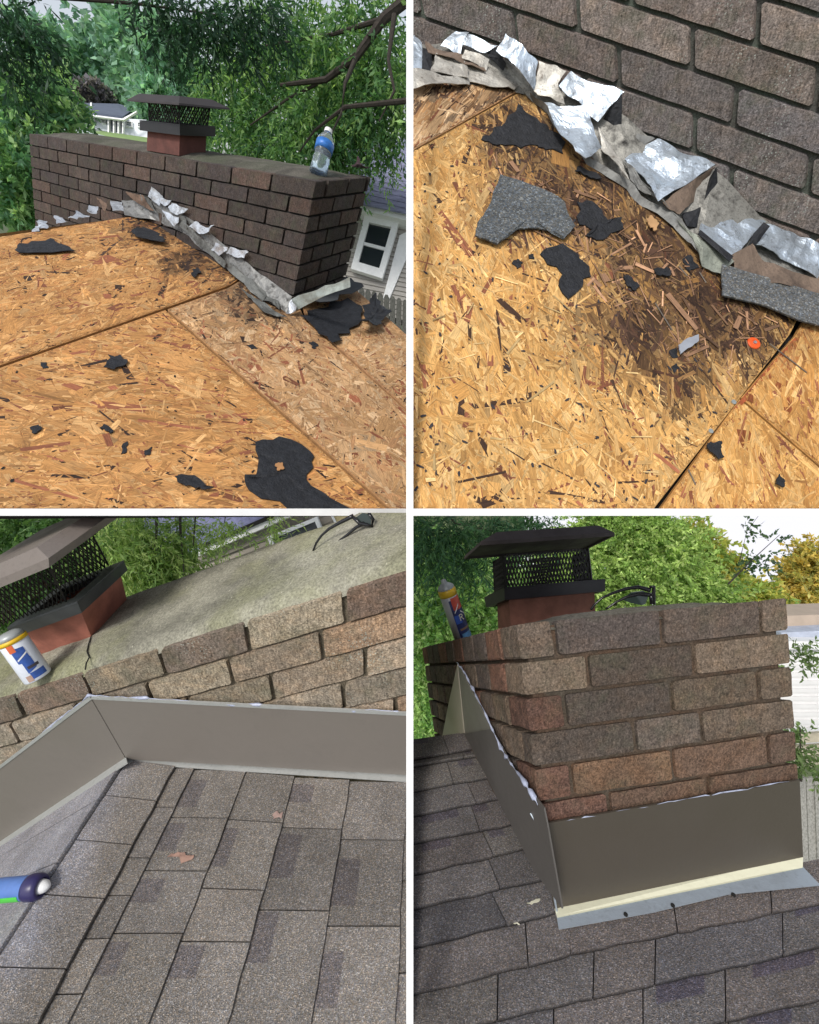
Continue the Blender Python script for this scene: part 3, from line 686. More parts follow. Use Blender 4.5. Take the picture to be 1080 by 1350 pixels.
GA = [(.03, .085, .045), (.075, .18, .07), (.17, .32, .11), (.36, .52, .18)]
GFAR = [(.13, .24, .21), (.19, .36, .28), (.27, .46, .34), (.36, .56, .4)]  # distance haze put into these paler, bluer leaf colours
tree('bushy blue green tree filling the left side beside the chimney end', 'tree', [(48, 180, 9, 42, 58, .9), (32, 130, 9, 44, 40, .8), (28, 235, 8.5, 42, 60, .8), (60, 120, 9.5, 40, 26, .8), (66, 218, 9.3, 44, 40, .7)],
     [[(28, 460, 9.2, .12), (32, 300, 9.2, .1), (45, 190, 9.2, .06), (60, 120, 9.3, .02)], [(34, 280, 9.2, .06), (80, 200, 9.3, .04), (105, 150, 9.5, .015)]], 1500, 16, .13, .06, .35, .35, [(.06, .15, .09), (.13, .28, .14), (.25, .43, .19), (.4, .54, .25)], 11, shell=.3)
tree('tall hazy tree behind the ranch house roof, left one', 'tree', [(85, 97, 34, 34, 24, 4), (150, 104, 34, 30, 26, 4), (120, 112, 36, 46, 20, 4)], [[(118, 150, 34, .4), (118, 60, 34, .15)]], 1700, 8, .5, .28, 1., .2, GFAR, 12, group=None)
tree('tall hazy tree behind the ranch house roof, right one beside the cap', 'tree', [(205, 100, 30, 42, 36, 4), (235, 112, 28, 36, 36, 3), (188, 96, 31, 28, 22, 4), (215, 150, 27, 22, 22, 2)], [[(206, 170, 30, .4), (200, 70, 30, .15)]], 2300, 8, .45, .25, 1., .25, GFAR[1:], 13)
tree('rounded purplish bush right behind the ranch house', 'bush', [(118, 131, 29, 13, 7, 1.2), (136, 131, 29, 12, 8, 1.2)], [[(120, 150, 29, .2), (122, 128, 29, .1)]], 900, 8, .25, .15, .2, .1, [(.13, .13, .15), (.22, .2, .24), (.32, .29, .34)], 14, name='bush')
tree('large drooping oak with dark branches above the water bottle', 'tree',
     [(312, 78, 7, 54, 58, .8), (390, 60, 6.5, 75, 60, .8), (470, 70, 6, 75, 75, .8), (508, 125, 5.8, 45, 55, .6), (430, 150, 6.2, 65, 60, .7), (340, 150, 7, 60, 50, .7), (300, 165, 7.5, 40, 40, .6), (435, 200, 6.3, 40, 26, .4), (370, 185, 6.8, 50, 30, .5)],
     [[(560, -20, 5.25, .07), (505, 25, 5.25, .055), (470, 75, 5.35, .045), (430, 105, 5.45, .035), (370, 112, 5.65, .02)], [(545, 132, 4.95, .03), (455, 141, 5.15, .022), (415, 172, 5.35, .014), (395, 200, 5.45, .008)], [(470, 75, 5.35, .03), (455, 110, 5.15, .02), (450, 150, 5.15, .014), (430, 190, 5.25, .008)],
      [(520, 20, 5.05, .03), (512, 80, 5.05, .02), (520, 120, 5.05, .016), (500, 160, 5.05, .01)], [(430, 105, 5.45, .02), (380, 130, 5.75, .015), (330, 165, 6.05, .008)], [(505, 25, 5.25, .03), (440, 45, 5.55, .02), (350, 60, 5.85, .012)]],
     2300, 18, .085, .027, .5, .75, GA, 15, shell=.15)
tree('dark overhanging leafy branch against the pale sky at the top left', 'branch', [(26, 30, 4, 34, 28, .3), (195, 8, 4.2, 34, 14, .3), (270, 26, 4.4, 48, 24, .3), (222, 36, 4.5, 16, 18, .2), (16, 85, 4.2, 16, 26, .2), (330, 20, 4.5, 50, 25, .3)], [[(-30, -40, 4, .03), (60, -5, 4, .02), (180, 5, 4.2, .012), (290, 20, 4.4, .006)]], 360, 15, .075, .02, .3, .7, [(.015, .04, .025), (.03, .08, .045), (.06, .14, .07)], 16, name='leafy_branch', shell=.1)

# ================================================================== B. close corner of another stripped roof: brick wall, torn flashing, stained boards
DB = Plane(FB.W(-.33, 0, -.149), FB.W(-.33, -1, -.149), FB.W(.228, 0, -.288))
WB = Plane(FB.W(0, 0, 0), FB.W(1, 0, 0), FB.W(0, 0, -1))
MBB = m_brick('grey_brown_brick', .8, .45, .8)
MMB = m_mortar('grimy_mortar', (.085, .083, .074), (.09, .11, .088))
PALB = [(.18, .158, .15), (.205, .17, .155), (.16, .145, .145), (.19, .168, .16), (.22, .185, .165)]
wb = thing('brick_wall', FB.W(-.1, 0, -.3), 'grey brown brick wall seen close, above the torn shiny flashing', 'wall')
random.seed(21)
for i in range(-3, 6):
    w1, w0 = -i * H - .006, -(i + 1) * H + .006
    off = {-3: .0, -2: .098, -1: 0., 0: .073, 1: 0.0, 2: .073, 3: .02, 4: .12, 5: .03}[i]
    js = sorted([off + .203 * k + random.uniform(-.005, .005) for k in range(-6, 7)])
    for a, b in zip(js, js[1:]):
        if b < -.75 or a > .85: continue
        brick(FB, wb, MBB, a + .006, b - .006, -random.uniform(0, .003), .08, w0, w1, pick(PALB), .002)
V, Fc = hexa([FB.W(*q) for q in ((-.75, .009, -.45), (.9, .009, -.45), (.9, .08, -.45), (-.75, .08, -.45))], [FB.W(*q) for q in ((-.75, .009, .235), (.9, .009, .235), (.9, .08, .235), (-.75, .08, .235))])
mesh('mortar', V, Fc, MMB, wb)
rb = thing('stained_roof_deck', DB.px(750, 500), 'close view of tan strand board roof, dark and wet looking under the torn flashing', 'roof')
PWB = [(0.66, 0.37, 0.123), (0.7, 0.418, 0.158), (0.6, 0.323, 0.101), (0.74, 0.475, 0.198), (0.63, 0.342, 0.11), (0.52, 0.266, 0.079), (0.67, 0.399, 0.145)]
SB = [(700, 185, 75, 60), (790, 265, 95, 85), (860, 330, 105, 95), (930, 400, 100, 100), (985, 440, 70, 60), (720, 270, 90, 50), (840, 430, 100, 60), (660, 150, 35, 35), (900, 500, 60, 40)]
DKB = (.05, .026, .016)
tB = wood_tone(PWB, SB, DKB, 1.05, rp=.05, blk=.03)
board(DB, rb, [(541, 201), (686, 121), (760, 160), (900, 240), (1045, 330), (1062, 400), (1041, 441), (860, 673), (541, 673)], MFLAKE, 30000, .06, .0085, .95, .55, tB, 31, base=(.45, .25, .08))
tB3 = wood_tone([(a * .9, b * .85, c * .8) for a, b, c in PWB], [(1040, 440, 40, 40), (980, 480, 30, 25)], (.2, .06, .02), .8, rp=.05, blk=.02)
board(DB, rb, [(1050, 441), (1075, 395), (1250, 475), (1250, 673), (1149, 673), (977, 524.5)], MFLAKE, 11000, .07, .0115, .6, .35, tB3, 32, base=(.45, .22, .06))
board(DB, rb, [(975, 526.5), (1146, 673), (869, 673)], MFLAKE, 5000, .07, .0115, .6, .4, wood_tone([(a * .93, b * .9, c * .85) for a, b, c in PWB], [(905, 640, 10, 10)], (.2, .06, .02), .4, rp=.05, blk=.02), 33, base=(.45, .22, .06))
DBu = Plane(DB.o + DB.n * .004, DB.o + DB.n * .004 + DB.ex, DB.o + DB.n * .004 + DB.ey)
board(DBu, rb, [(541, 109), (678, 113), (684, 119), (541, 200)], MFLAKE, 5000, .12, .012, .32, .12, wood_tone([(.55, .34, .17), (.62, .42, .24), (.45, .24, .1)], [(580, 120, 60, 14), (650, 130, 45, 22), (690, 118, 30, 25)], DKB, 1.05), 34, base=(.4, .22, .1))
mesh('underlayment', *prism([DB.px(x, y, -.03) for x, y in [(541, 112), (690, 114), (1072, 352), (1250, 470), (1250, 665), (541, 665)]], -DB.n * .02), MDARK, rb)
o = mesh('edge_stain', *prism([DB.px(x, y, .001) for x, y in [(1047, 446), (1056, 450), (1000, 512), (972, 540), (966, 540), (1006, 492)]], -DB.n * .003), plain('red_stain', (.3, .07, .02), .85, 0, .4, 40), rb)
dots(DB, rb, [(545, 230), (690, 200), (880, 420), (960, 520), (850, 665), (545, 665)], 260, 6, (.001, .004), plain('tar_speck', (.03, .026, .03), .8, 0, .4, 60))
g_ = np.random.default_rng(9)
V, Q, uv, C = strands(DB, np.array([DB.px2(*q) for q in [(640, 330), (760, 400), (930, 560), (850, 665), (550, 665), (550, 330)]]), 170, .045, .003, .7, 1.2, lambda Wp, g: np.array((.58, .4, .18)) * np.exp(g.normal(0, .35, len(Wp)))[:, None], 41, hmax=.004)
mesh('loose_splinters', V, Q, MFLAKE, rb, uv=uv, col=C)['kind'] = 'stuff'
V, Q, uv, C = strands(DB, np.array([DB.px2(*q) for q in [(640, 190), (800, 260), (950, 370), (1030, 430), (960, 520), (840, 440), (640, 260)]]), 420, .05, .004, .9, .9, lambda Wp, g: np.array((.25, .14, .08)) * np.exp(g.normal(0, .5, len(Wp)))[:, None], 42, hmax=.005)
mesh('loose_splinters', V, Q, MFLAKE, rb, uv=uv, col=C)['kind'] = 'stuff'
for i, (a, b) in enumerate([((893, 353), (905, 365)), ((920, 361), (930, 374)), ((1012, 455), (1062, 492)), ((862, 402), (885, 436)), ((905, 620), (916, 640))]):
    setp(mesh('nail', *tube([DB.px(*a, .006), DB.px(*b, .003)], .0014, 6), plain('rusty_steel', (.2, .17, .14), .5, .6)), ['bright bent nail below the flashing fold', 'thin nail right of the bright bent nail', 'long dull nail lying across the dark seam', 'nail lying in the stain left of the grey plastic flake', 'short nail beside the black crumb under the seam'][i], 'nail')

fb = thing('step_flashing', FB.W(0, -.02, -.25), 'large close view of step flashing peeled away from the grey brown brick wall', 'flashing')
FM1 = m_metal('bright_flashing', (.66, .75, .84), .22, .75, (.09, .085, .08), gr=.75, sc=9, bump=.35); FM2 = m_metal('stained_flashing', (.55, .53, .48), .45, .7, (.1, .07, .05), .7, .4, 11)
FM3 = m_metal('rust_brown_flashing', (.22, .16, .12), .6, .4, (.06, .045, .04), .8, .4, 16); FM4 = m_metal('dark_flashing', (.22, .22, .21), .5, .5, gr=.8)
K = lambda x, y, l=.02: near_hit([WB, DB], x, y, l)
for i, (rows_, m, kw) in enumerate([
    ([[(545, 44, .02), (556, 58, .02)], [(538, 98, .03), (558, 98, .03)]], FM1, {}),
    ([[(601, 38, .02), (617, 43, .02)], [(582, 64, .03), (606, 73, .04)]], FM1, {}), ([[(616, 42, .02), (657, 58, .012)], [(614, 63, .04), (640, 66, .03)]], FM1, {}),
    ([[(615, 62, .05), (643, 78, .045)], [(606, 75, .05), (641, 98, .04)]], FM2, {}),
    ([[(561, 51, .03), (594, 70, .04), (633, 80, .04)], [(565, 66, .045), (594, 78, .055), (640, 96, .05)]], FM3, {}),
    ([[(572, 70, .035), (616, 82, .04)], [(570, 98, .045), (618, 102, .045)]], FM2, {}),
    ([[(538, 96, .05), (573, 96, .055), (622, 105, .03)], [(538, 114, .06), (589, 111, .05), (620, 112, .03)]], FM2, {}),
    ([[(618, 84, .03), (648, 92, .03), (682, 112, .02)], [(614, 104, .03), (640, 114, .03), (676, 120, .02)]], FM2, {}),
    ([[(667, 41, .02), (688, 58, .05), (710, 80, .03)], [(653, 66, .05), (680, 88, .08), (705, 120, .05)]], FM1, dict(nx=10, ny=8)),
    ([[(709, 79, .02), (746, 95, .015)], [(704, 121, .06), (733, 115, .05)]], FM2, {}),
    ([[(706, 118, .05), (736, 112, .045)], [(712, 124, .055), (745, 142, .05)]], FM2, {}),
    ([[(752, 93, .015), (821, 122, .02)], [(736, 114, .045), (787, 158, .06)]], FM1, dict(nx=8, ny=8)),
    ([[(716, 137, .07), (770, 143, .07)], [(771, 210, .08), (792, 195, .075)]], FM1, dict(nx=8, ny=8)),
    ([[(789, 165, .06), (800, 180, .065), (806, 196, .06)], [(793, 195, .06), (806, 212, .06), (830, 240, .05)]], FM2, {}),
    ([[(817, 166, .015), (864, 185, .012)], [(811, 183, .03), (821, 204, .04)]], FM4, {}),
    ([[(863, 185, .012), (945, 218, .014)], [(823, 210, .045), (871, 267, .065)]], FM1, dict(nx=10, ny=8)),
    ([[(871, 266, .064), (945, 219, .013)], [(896, 284, .05), (928, 250, .02)]], FM3, {}),
    ([[(822, 211, .044), (871, 266, .062)], [(830, 240, .035), (893, 286, .04)]], FM4, {}),
    ([[(947, 268, .012), (1008, 293, .012)], [(921, 301, .045), (968, 339, .06)]], FM1, dict(nx=10, ny=8)),
    ([[(1012, 296, .012), (1085, 324, .012)], [(996, 324, .05), (1080, 366, .055)]], FM1, dict(nx=10, ny=8)),
    ([[(966, 338, .055), (990, 326, .06), (1010, 346, .055), (1080, 364, .05)], [(975, 362, .03), (1005, 372, .035), (1045, 378, .035), (1085, 392, .03)]], FM3, dict(nx=12, ny=6)),
    ([[(700, 120, .03), (745, 165, .03), (782, 207, .035), (828, 240, .03), (893, 290, .03), (918, 319, .03), (966, 340, .04)], [(702, 128, .008), (740, 176, .008), (776, 216, .01), (824, 250, .008), (886, 300, .01), (914, 330, .012), (946, 360, .012)]], FM4, dict(nx=24, ny=4)),
    ([[(893, 290, .034), (922, 318, .045), (968, 342, .05)], [(908, 312, .02), (926, 350, .02), (950, 362, .02)]], m_metal('grey_green_sheet', (.3, .32, .27), .5, .5, gr=.6), dict(nx=8, ny=6))]):
    kw = {k: int(v * 1.5) for k, v in (dict(nx=7, ny=7) | kw).items()}
    sheet('flashing_piece', [[K(*q) for q in r] for r in rows_], m, fb, crinkle=.011, freq=13, thick=.0014, seed=50 + i, **kw)
def base_sheet(par, KK, top, bot, mat, l0, l1, seed, crk):
    sheet('flashing_base', [[KK(x, y, l0) for x, y in top], [KK(x, y, l1) for x, y in bot]], mat, par, 40, 6, crk, .001, 14, seed=seed)
base_sheet(fb, K, [(541, 58), (600, 58), (655, 72), (700, 98), (760, 124), (820, 150), (868, 190), (945, 225), (1010, 294), (1085, 324)], [(541, 113), (620, 113), (690, 124), (745, 168), (782, 209), (828, 243), (893, 293), (922, 327), (966, 348), (1085, 396)], m_metal('tarred_flashing', (.3, .29, .26), .4, .55, (.018, .016, .015), 1., .3, 26), .004, .004, 90, .004)
for i, q in enumerate([Z(700, 10, .1852, [(490, 840), (560, 720), (650, 610), (645, 850), (590, 960)]), Z(780, 180, .1852, [(640, 560), (700, 490), (800, 360), (890, 215), (905, 480), (860, 600), (760, 650), (680, 640)]),
                       Z(545, 10, .1852, [(45, 280), (130, 310), (130, 470), (60, 465)]), Z(545, 10, .1852, [(385, 420), (450, 420), (550, 540), (430, 530)]), Z(545, 10, .1852, [(520, 320), (600, 280), (660, 400), (640, 450), (540, 350)]),
                       Z(900, 200, .1667, [(520, 740), (560, 650), (640, 560), (690, 590), (590, 720), (570, 750)]), Z(900, 200, .1667, [(140, 620), (260, 720), (400, 830), (370, 870), (200, 720), (120, 650)])]):
    V = [K(x, y, l) for (x, y), l in zip(q, [.022, .03, .025, .02, .03, .025, .022, .03] if i < 5 else [.066] * 8)]; c = np.mean(V, 0); n = len(V)
    mesh('tar_paper', list(V) + [c - FWD * .004], [(k, (k + 1) % n, n) for k in range(n)], MFELT, fb, thick=.002)  # felt, and black sheets painting the dark holes and overlaps between pieces
G2 = 'black felt scraps on the stained boards'
for pts, lab, kw in [
    (Z(545, 10, .1852, [(480, 950), (560, 900), (650, 830), (740, 700), (800, 760), (900, 830), (1010, 900), (1080, 970), (1060, 1050), (940, 1020), (880, 990), (760, 1010), (650, 990), (560, 980)]), 'wide black felt remnant in the stain beside the ridge board', dict(h=.004, curl=.02, sub=3, rough=.4)),
    (Z(600, 200, .1852, [(845, 155), (880, 120), (1000, 170), (1030, 215), (960, 205), (900, 175)]), 'curved black felt strip below the peeled flashing flap', dict(h=.008, curl=.06)),
    (Z(600, 200, .1852, [(860, 370), (960, 365), (1040, 430), (1090, 520), (1180, 480), (1190, 560), (1100, 590), (1000, 640), (920, 610), (990, 570), (880, 530)]), 'ragged black felt piece right of the grey shingle scrap', dict(h=.005, curl=.03, sub=3, rough=.3)),
    (Z(600, 200, .1852, [(600, 740), (640, 700), (760, 665), (870, 740), (880, 770), (950, 830), (960, 900), (905, 915), (900, 970), (800, 1060), (730, 960), (760, 880), (720, 830), (650, 810)]), 'jagged black felt piece just below the grey shingle scrap', dict(h=.005, curl=.02, sub=2, rough=.2)),
    (Z(600, 200, .1852, [(400, 800), (440, 770), (480, 800), (440, 840)]), 'small black crumb left of the jagged felt piece', dict(h=.004)),
    (Z(600, 200, .1852, [(520, 740), (555, 735), (560, 770), (525, 770)]), 'tiny black chip below the arched edge of the shingle scrap', dict(h=.004)),
    (Z(780, 180, .1852, [(215, 1010), (255, 1000), (335, 1075), (300, 1110), (240, 1060)]), 'small black strip alone in the brown stain', dict(h=.006)),
    (Z(780, 180, .1852, [(430, 960), (520, 945), (555, 975), (540, 1010), (450, 1000)]), 'small dark curl beside the bright bent nail', dict(h=.008, curl=.2)),
    (Z(780, 180, .1852, [(640, 880), (700, 850), (760, 940), (690, 970)]), 'dark felt patch at the foot of the flashing fold', dict(h=.004)),
    (Z(830, 380, .2315, [(420, 905), (440, 885), (505, 885), (500, 925), (520, 970), (490, 985), (440, 940)]), 'black crumb right of the diagonal seam', dict(h=.01, curl=.1)),
    (Z(830, 380, .2315, [(800, 1125), (825, 1070), (860, 1110), (850, 1145)]), 'dark pointed chip near the lower right corner of the boards', dict(h=.012, curl=.2)),
    (Z(830, 380, .2315, [(220, 370), (265, 335), (275, 395), (240, 400)]), 'black felt scrap tucked under the grey plastic flake', dict(h=.003)),
    (Z(830, 380, .2315, [(235, 450), (262, 430), (280, 460), (250, 485)]), 'black smear below the grey plastic flake', dict(h=.003))]:
    sc('felt_scrap', DB, pts, MFELT, lab, 'felt scrap', G2, **kw)
sc('shingle_scrap', DB, Z(600, 200, .1852, [(310, 200), (490, 255), (600, 295), (700, 340), (760, 390), (785, 470), (840, 560), (760, 650), (720, 620), (670, 590), (570, 570), (450, 575), (390, 590), (350, 610), (320, 650), (290, 690), (130, 635), (150, 540), (220, 440)]), MGRIT,
   'grey granule shingle scrap with an arched bite, on the stained boards', 'shingle scrap', h=.012, curl=.05, thick=.004, rough=.06, col=(.12, .13, .135))
sc('shingle_scrap', DB, [(945, 356), (1000, 372), (1085, 398), (1085, 440), (1042, 428), (1000, 410), (945, 397)], MGRIT, 'straight grey granule shingle strip under the flashing at the right', 'shingle scrap', h=.02, thick=.004, rough=.03, col=(.14, .145, .145))
sc('plastic_flake', DB, Z(830, 380, .2315, [(262, 340), (320, 298), (375, 280), (375, 318), (330, 352), (272, 392)]), plain('grey_plastic', (.3, .32, .36), .45), 'pale grey plastic flake on the brown stain', 'plastic flake', h=.012, rough=.1)
cpn = thing('cap_nail', DB.px(992.7, 453.4), 'orange plastic cap nail near the top of the diagonal seam', 'cap nail')
p0 = DB.px(992.7, 453.4); r0 = 9 * pix(p0)[2] / F
mesh('plastic_cap', *lathe(p0 + DB.n * .001, p0 + DB.n * .006, [(0, r0), (.5, r0), (.9, r0 * .9), (1., r0 * .45), (.7, r0 * .4)], 20), plain('orange_plastic', (.75, .1, .015), .4, 0, .05), cpn)
mesh('nail_head', *lathe(p0 + DB.n * .004, p0 + DB.n * .008, [(0, r0 * .27), (1, r0 * .25)], 12), plain('zinc', (.6, .6, .6), .35, .8), cpn)
for x, y, lb in ((966.6, 530.5, 'upper of two round nail heads standing in the dark seam'), (936.5, 568.7, 'lower of two round nail heads standing in the dark seam')):
    p0 = DB.px(x, y); r0 = 3.4 * pix(p0)[2] / F
    setp(mesh('nail', *lathe(p0 - DB.n * .01, p0 + DB.n * .003, [(0, r0 * .5), (.75, r0 * .5), (.8, r0), (1, r0)], 12), plain('zinc_nail', (.5, .53, .5), .4, .7)), lb, 'nail')
setp(patch('wood_chip', DB, Z(780, 180, .1852, [(370, 610), (410, 590), (460, 650), (430, 700), (400, 660)]), plain('pale_chip', (.45, .26, .12), .85), h=.01, curl=.2), 'pale wood chip in the stain below the large flashing fold', 'wood chip')

# ================================================================== C. finished ridge: brown flashing, shingles, low mossy crown
DR = Plane(FC.W(.222, 0, -.296), FC.W(.222, -1, -.296), FC.W(.921, 0, -.551))
DL = Plane(FC.W(.222, 0, -.296), FC.W(.222, -1, -.296), FC.W(-.293, 0, -.514))
WC = Plane(FC.W(0, 0, 0), FC.W(1, 0, 0), FC.W(0, 0, -1))
MBC = m_brick('tan_weathered_brick', .7, .35, .8)
MMC = m_mortar('sandy_mortar', (.17, .14, .1), (.1, .085, .06))
cc = thing('brick_chimney', FC.W(.4, .16, -.4), 'weathered tan brick chimney with brown flashing bent over the shingle ridge', 'chimney')
PALC = [(.36, .30, .22), (.40, .32, .24), (.32, .27, .21), (.38, .29, .22), (.34, .29, .22)]
random.seed(31)
for i in range(7):
    w1, w0 = (-i * H - .0045 if i else -.002), -(i + 1) * H + .0045
    off = [0, .15, .032, .185, .09, .0, .1][i]
    js = [off + .203 * k for k in range(-4, 8)]
    for a, b in zip(js, js[1:]):
        if b < -.32 or a > 1.15: continue
        c = pick(PALC) * (np.array((.68, .64, .66)) if i == 0 and random.random() < .8 else 1)
        if random.random() < .14: c = c * np.array((1.0, .84, .78))
        brick(FC, cc, MBC, a + .005, b - .005, -random.uniform(0, .004), .0975, w0, w1, c, .0026)
V, Fc = hexa([FC.W(*q) for q in ((-.6, .008, -.6), (1.2, .008, -.6), (1.2, .32, -.6), (-.6, .32, -.6))], [FC.W(*q) for q in ((-.6, .008, -.008), (1.2, .008, -.008), (1.2, .32, -.008), (-.6, .32, -.008))])
mesh('mortar', V, Fc, MMC, cc)
cr = crown(FC, cc, m_crown('lichen_grey_crown', (.35, .335, .265), (.25, .255, .12), .65), -.6, 1.2, .001, .325, .016, w0=.0, n=(90, 24), ez=.03)
CPC = Plane(FC.W(0, 0, .016), FC.W(1, 0, .016), FC.W(0, 1, .016))
mesh('crack', *tube([CPC.px(*q, .0035) for q in [(121.5, 840), (118, 851), (116, 860), (119, 868), (115, 876), (114, 884)]], .0016, 4), MDARK, cr)
LVC = dict(base=((120.7, 840), 1.2656, 40, 167), flue=((107.8, 808), 1.1872, 20, 160), bandl=((108, 808), 1.1424, 16, 168.5), bandt=((102.5, 795), 1.1144, 10, 164),
           meshb=((87, 793), 1.1424, 0, 143), mesht=((66, 749), 1.0528, -20, 123), hoodl=((65, 748), 0.9632, -60, 160), hoodh=((64, 736), 0.9576, -60, 160), hoodt=((49, 721.5), 0.9744, -60, 150))
capC = cap(FC, LVC, -FC.u, FC.v, 'large tilted cap with wire mesh above the red flue, cut by the left edge', [plain('terracotta', (.36, .13, .09), .85, 0, .3, 16, .3), plain('grey_band', (.075, .08, .085), .45, .3, .25, 14), plain('dark_wire', (.03, .028, .025), .5, .4), m_metal('faded_brown_hood', (.2, .17, .15), .5, .2, (.12, .1, .09), .6, .1)], 0, bars=16, rw=.0016)
BRN = m_metal('brown_coil_metal', (.20, .178, .155), .4, .15, (.165, .148, .13), .35, .14, 3)
TRM = m_metal('pale_flange', (.5, .51, .49), .4, .5, (.3, .3, .28), .5, .15, 20)
fcg = thing('brown_flashing', FC.W(.222, -.012, -.3), 'smooth brown flashing bent in two planes over the ridge below the tan bricks', 'flashing')
def wplate(pl, pts, name, mat, par, off, th): 
    V = [pl.lift(x, y, off) for x, y in pts]; return mesh(name, *prism(V, -pl.n * th), mat, par)
wplate(WC, [(120, 921), (541, 943.5), (541, 1022), (166, 1001)], 'right_panel', BRN, fcg, .012, .003)
wplate(WC, [(120, 921), (166, 1001), (-22, 1124), (-22, 1029)], 'left_panel', BRN, fcg, .0135, .003)
wplate(WC, [(121, 918.5), (541, 940), (541, 944), (120, 922)], 'hem', TRM, fcg, .015, .004); wplate(WC, [(118, 918.5), (121, 922), (-22, 1030.5), (-22, 1026)], 'hem', TRM, fcg, .0155, .004)
def dplate(pl, pts, name, mat, par, h, th): return mesh(name, *prism([pl.lift(x, y, h) for x, y in pts], -pl.n * th), mat, par)
dplate(DR, [(165, 998.5), (541, 1019), (541, 1031), (170, 1007)], 'flange', TRM, fcg, .008, .002)
dplate(DL, [(166, 998.5), (168, 1006), (130, 1031), (-22, 1130), (-22, 1119)], 'flange', TRM, fcg, .008, .002)
SEAL = plain('bluish_sealant', (.36, .39, .5), .3, 0, .35, 60)
def bead(par, pl, pts, r, seed, off=.012):
    g = random.Random(seed); Q = []; R = []
    for a, b in zip(pts, pts[1:]):
        for k in range(5):
            f = (k + g.uniform(-.35, .35)) / 5; Q.append(pl.lift(a[0] + (b[0] - a[0]) * f, a[1] + (b[1] - a[1]) * f + g.uniform(-1.2, 1.), off)); R.append(r * g.choice([.12, .3, .5, .9, 1.6]))
    return mesh('sealant_bead', *tube(Q, R, 6), SEAL, par, smooth=True)
bead(fcg, WC, [(-15, 1025), (30, 990), (70, 955), (96, 934), (118, 917), (160, 919), (200, 921), (270, 926), (360, 931), (450, 936), (500, 936), (541, 940)], .0028, 4)

# shingles laid one by one
def tab(pl, root, c4, hl, hr, col, mat, band=None, spray=None, th=.012, wig=.02):
    """one shingle tab: world corners (upslope-far, butt-far, butt-near, upslope-near); raised at the butt"""
    c4 = np.array(c4); xs = list(np.linspace(0, 1, 7)); ys = list(np.linspace(0, 1, 8)); V = []; C = []; n = pl.n
    if band: xs = sorted(set(xs + [band[0] - .012, band[0] + .004])); ys = sorted(set(ys + [max(0, q + d) for q in band[1:3] for d in (-.006, .006)]))
    xs = [q for q in xs if 0 <= q <= 1]; ys = [q for q in ys if 0 <= q <= 1]; nx, ny = len(xs) - 1, len(ys) - 1
    for j in range(ny + 1):
        for i in range(nx + 1):
            fx, fy = xs[i], ys[j]
            p = (c4[0] * (1 - fx) + c4[1] * fx) * (1 - fy) + (c4[3] * (1 - fx) + c4[2] * fx) * fy
            h = hl + (hr - hl) * fx + .0012 * mnoise.noise(Vector(p * 22)) 
            if i == nx: p = p + (c4[1] - c4[0]) * wig * mnoise.noise(Vector(p * 25))
            V.append(p + n * h); c = np.array(col)
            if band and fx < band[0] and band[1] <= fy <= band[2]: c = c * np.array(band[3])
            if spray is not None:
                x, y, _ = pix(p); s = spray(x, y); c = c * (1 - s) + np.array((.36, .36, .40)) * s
            C.append(c)
    m = len(V); Fc = [(j * (nx + 1) + i, j * (nx + 1) + i + 1, (j + 1) * (nx + 1) + i + 1, (j + 1) * (nx + 1) + i) for j in range(ny) for i in range(nx)]
    ed = [i for i in range(nx + 1)] + [(j + 1) * (nx + 1) + nx for j in range(ny)] + [ny * (nx + 1) + i for i in range(nx - 1, -1, -1)] + [j * (nx + 1) for j in range(ny - 1, 0, -1)]
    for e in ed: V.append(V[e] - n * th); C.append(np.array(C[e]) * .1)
    k = len(ed)
    for i in range(k): Fc.append((ed[i], m + i, m + (i + 1) % k, ed[(i + 1) % k]))
    return mesh('shingle', V, Fc, mat, root, col=C)
def strip(pl, root, Lp, Rp, cuts, mat, pal, rnd, hl=.0012, hr=.0065, bandp=.5, spray=None, gap=.0012, ov=.06, dark=(.7, .69, .75)):
    """Lp, Rp: upslope and butt lines as pixel pairs, cut across at the given fractions"""
    a0, a1 = pl.hit(*Lp[0]), pl.hit(*Lp[1]); b0, b1 = pl.hit(*Rp[0]), pl.hit(*Rp[1]); a0, a1 = a0 - (b0 - a0) * ov, a1 - (b1 - a1) * ov
    L = np.linalg.norm(b1 - b0)
    for f0, f1 in zip(cuts, cuts[1:]):
        g = gap / L; q = [a0 + (a1 - a0) * (f0 + g), b0 + (b1 - b0) * (f0 + g), b0 + (b1 - b0) * (f1 - g), a0 + (a1 - a0) * (f1 - g)]
        bnd = None
        if rnd.random() < bandp:
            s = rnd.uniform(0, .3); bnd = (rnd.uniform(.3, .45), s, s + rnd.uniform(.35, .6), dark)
        c = np.array(rnd.choice(pal)) * rnd.uniform(.88, 1.12)
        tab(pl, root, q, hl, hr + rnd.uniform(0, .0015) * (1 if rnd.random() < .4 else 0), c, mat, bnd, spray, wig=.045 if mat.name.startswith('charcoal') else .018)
def cutlist(L, rnd, lo, hi):
    x = [0.]
    while x[-1] < L: x.append(x[-1] + rnd.uniform(lo, hi))
    x[-1] = L; 
    if len(x) > 2 and x[-1] - x[-2] < lo * .5: x.pop(-2)
    return [q / L for q in x]
MSC = m_shingle('grey_brown_granules', 620)
PSC = [(.225, .205, .182), (.25, .226, .2), (.205, .188, .17), (.235, .215, .195)]
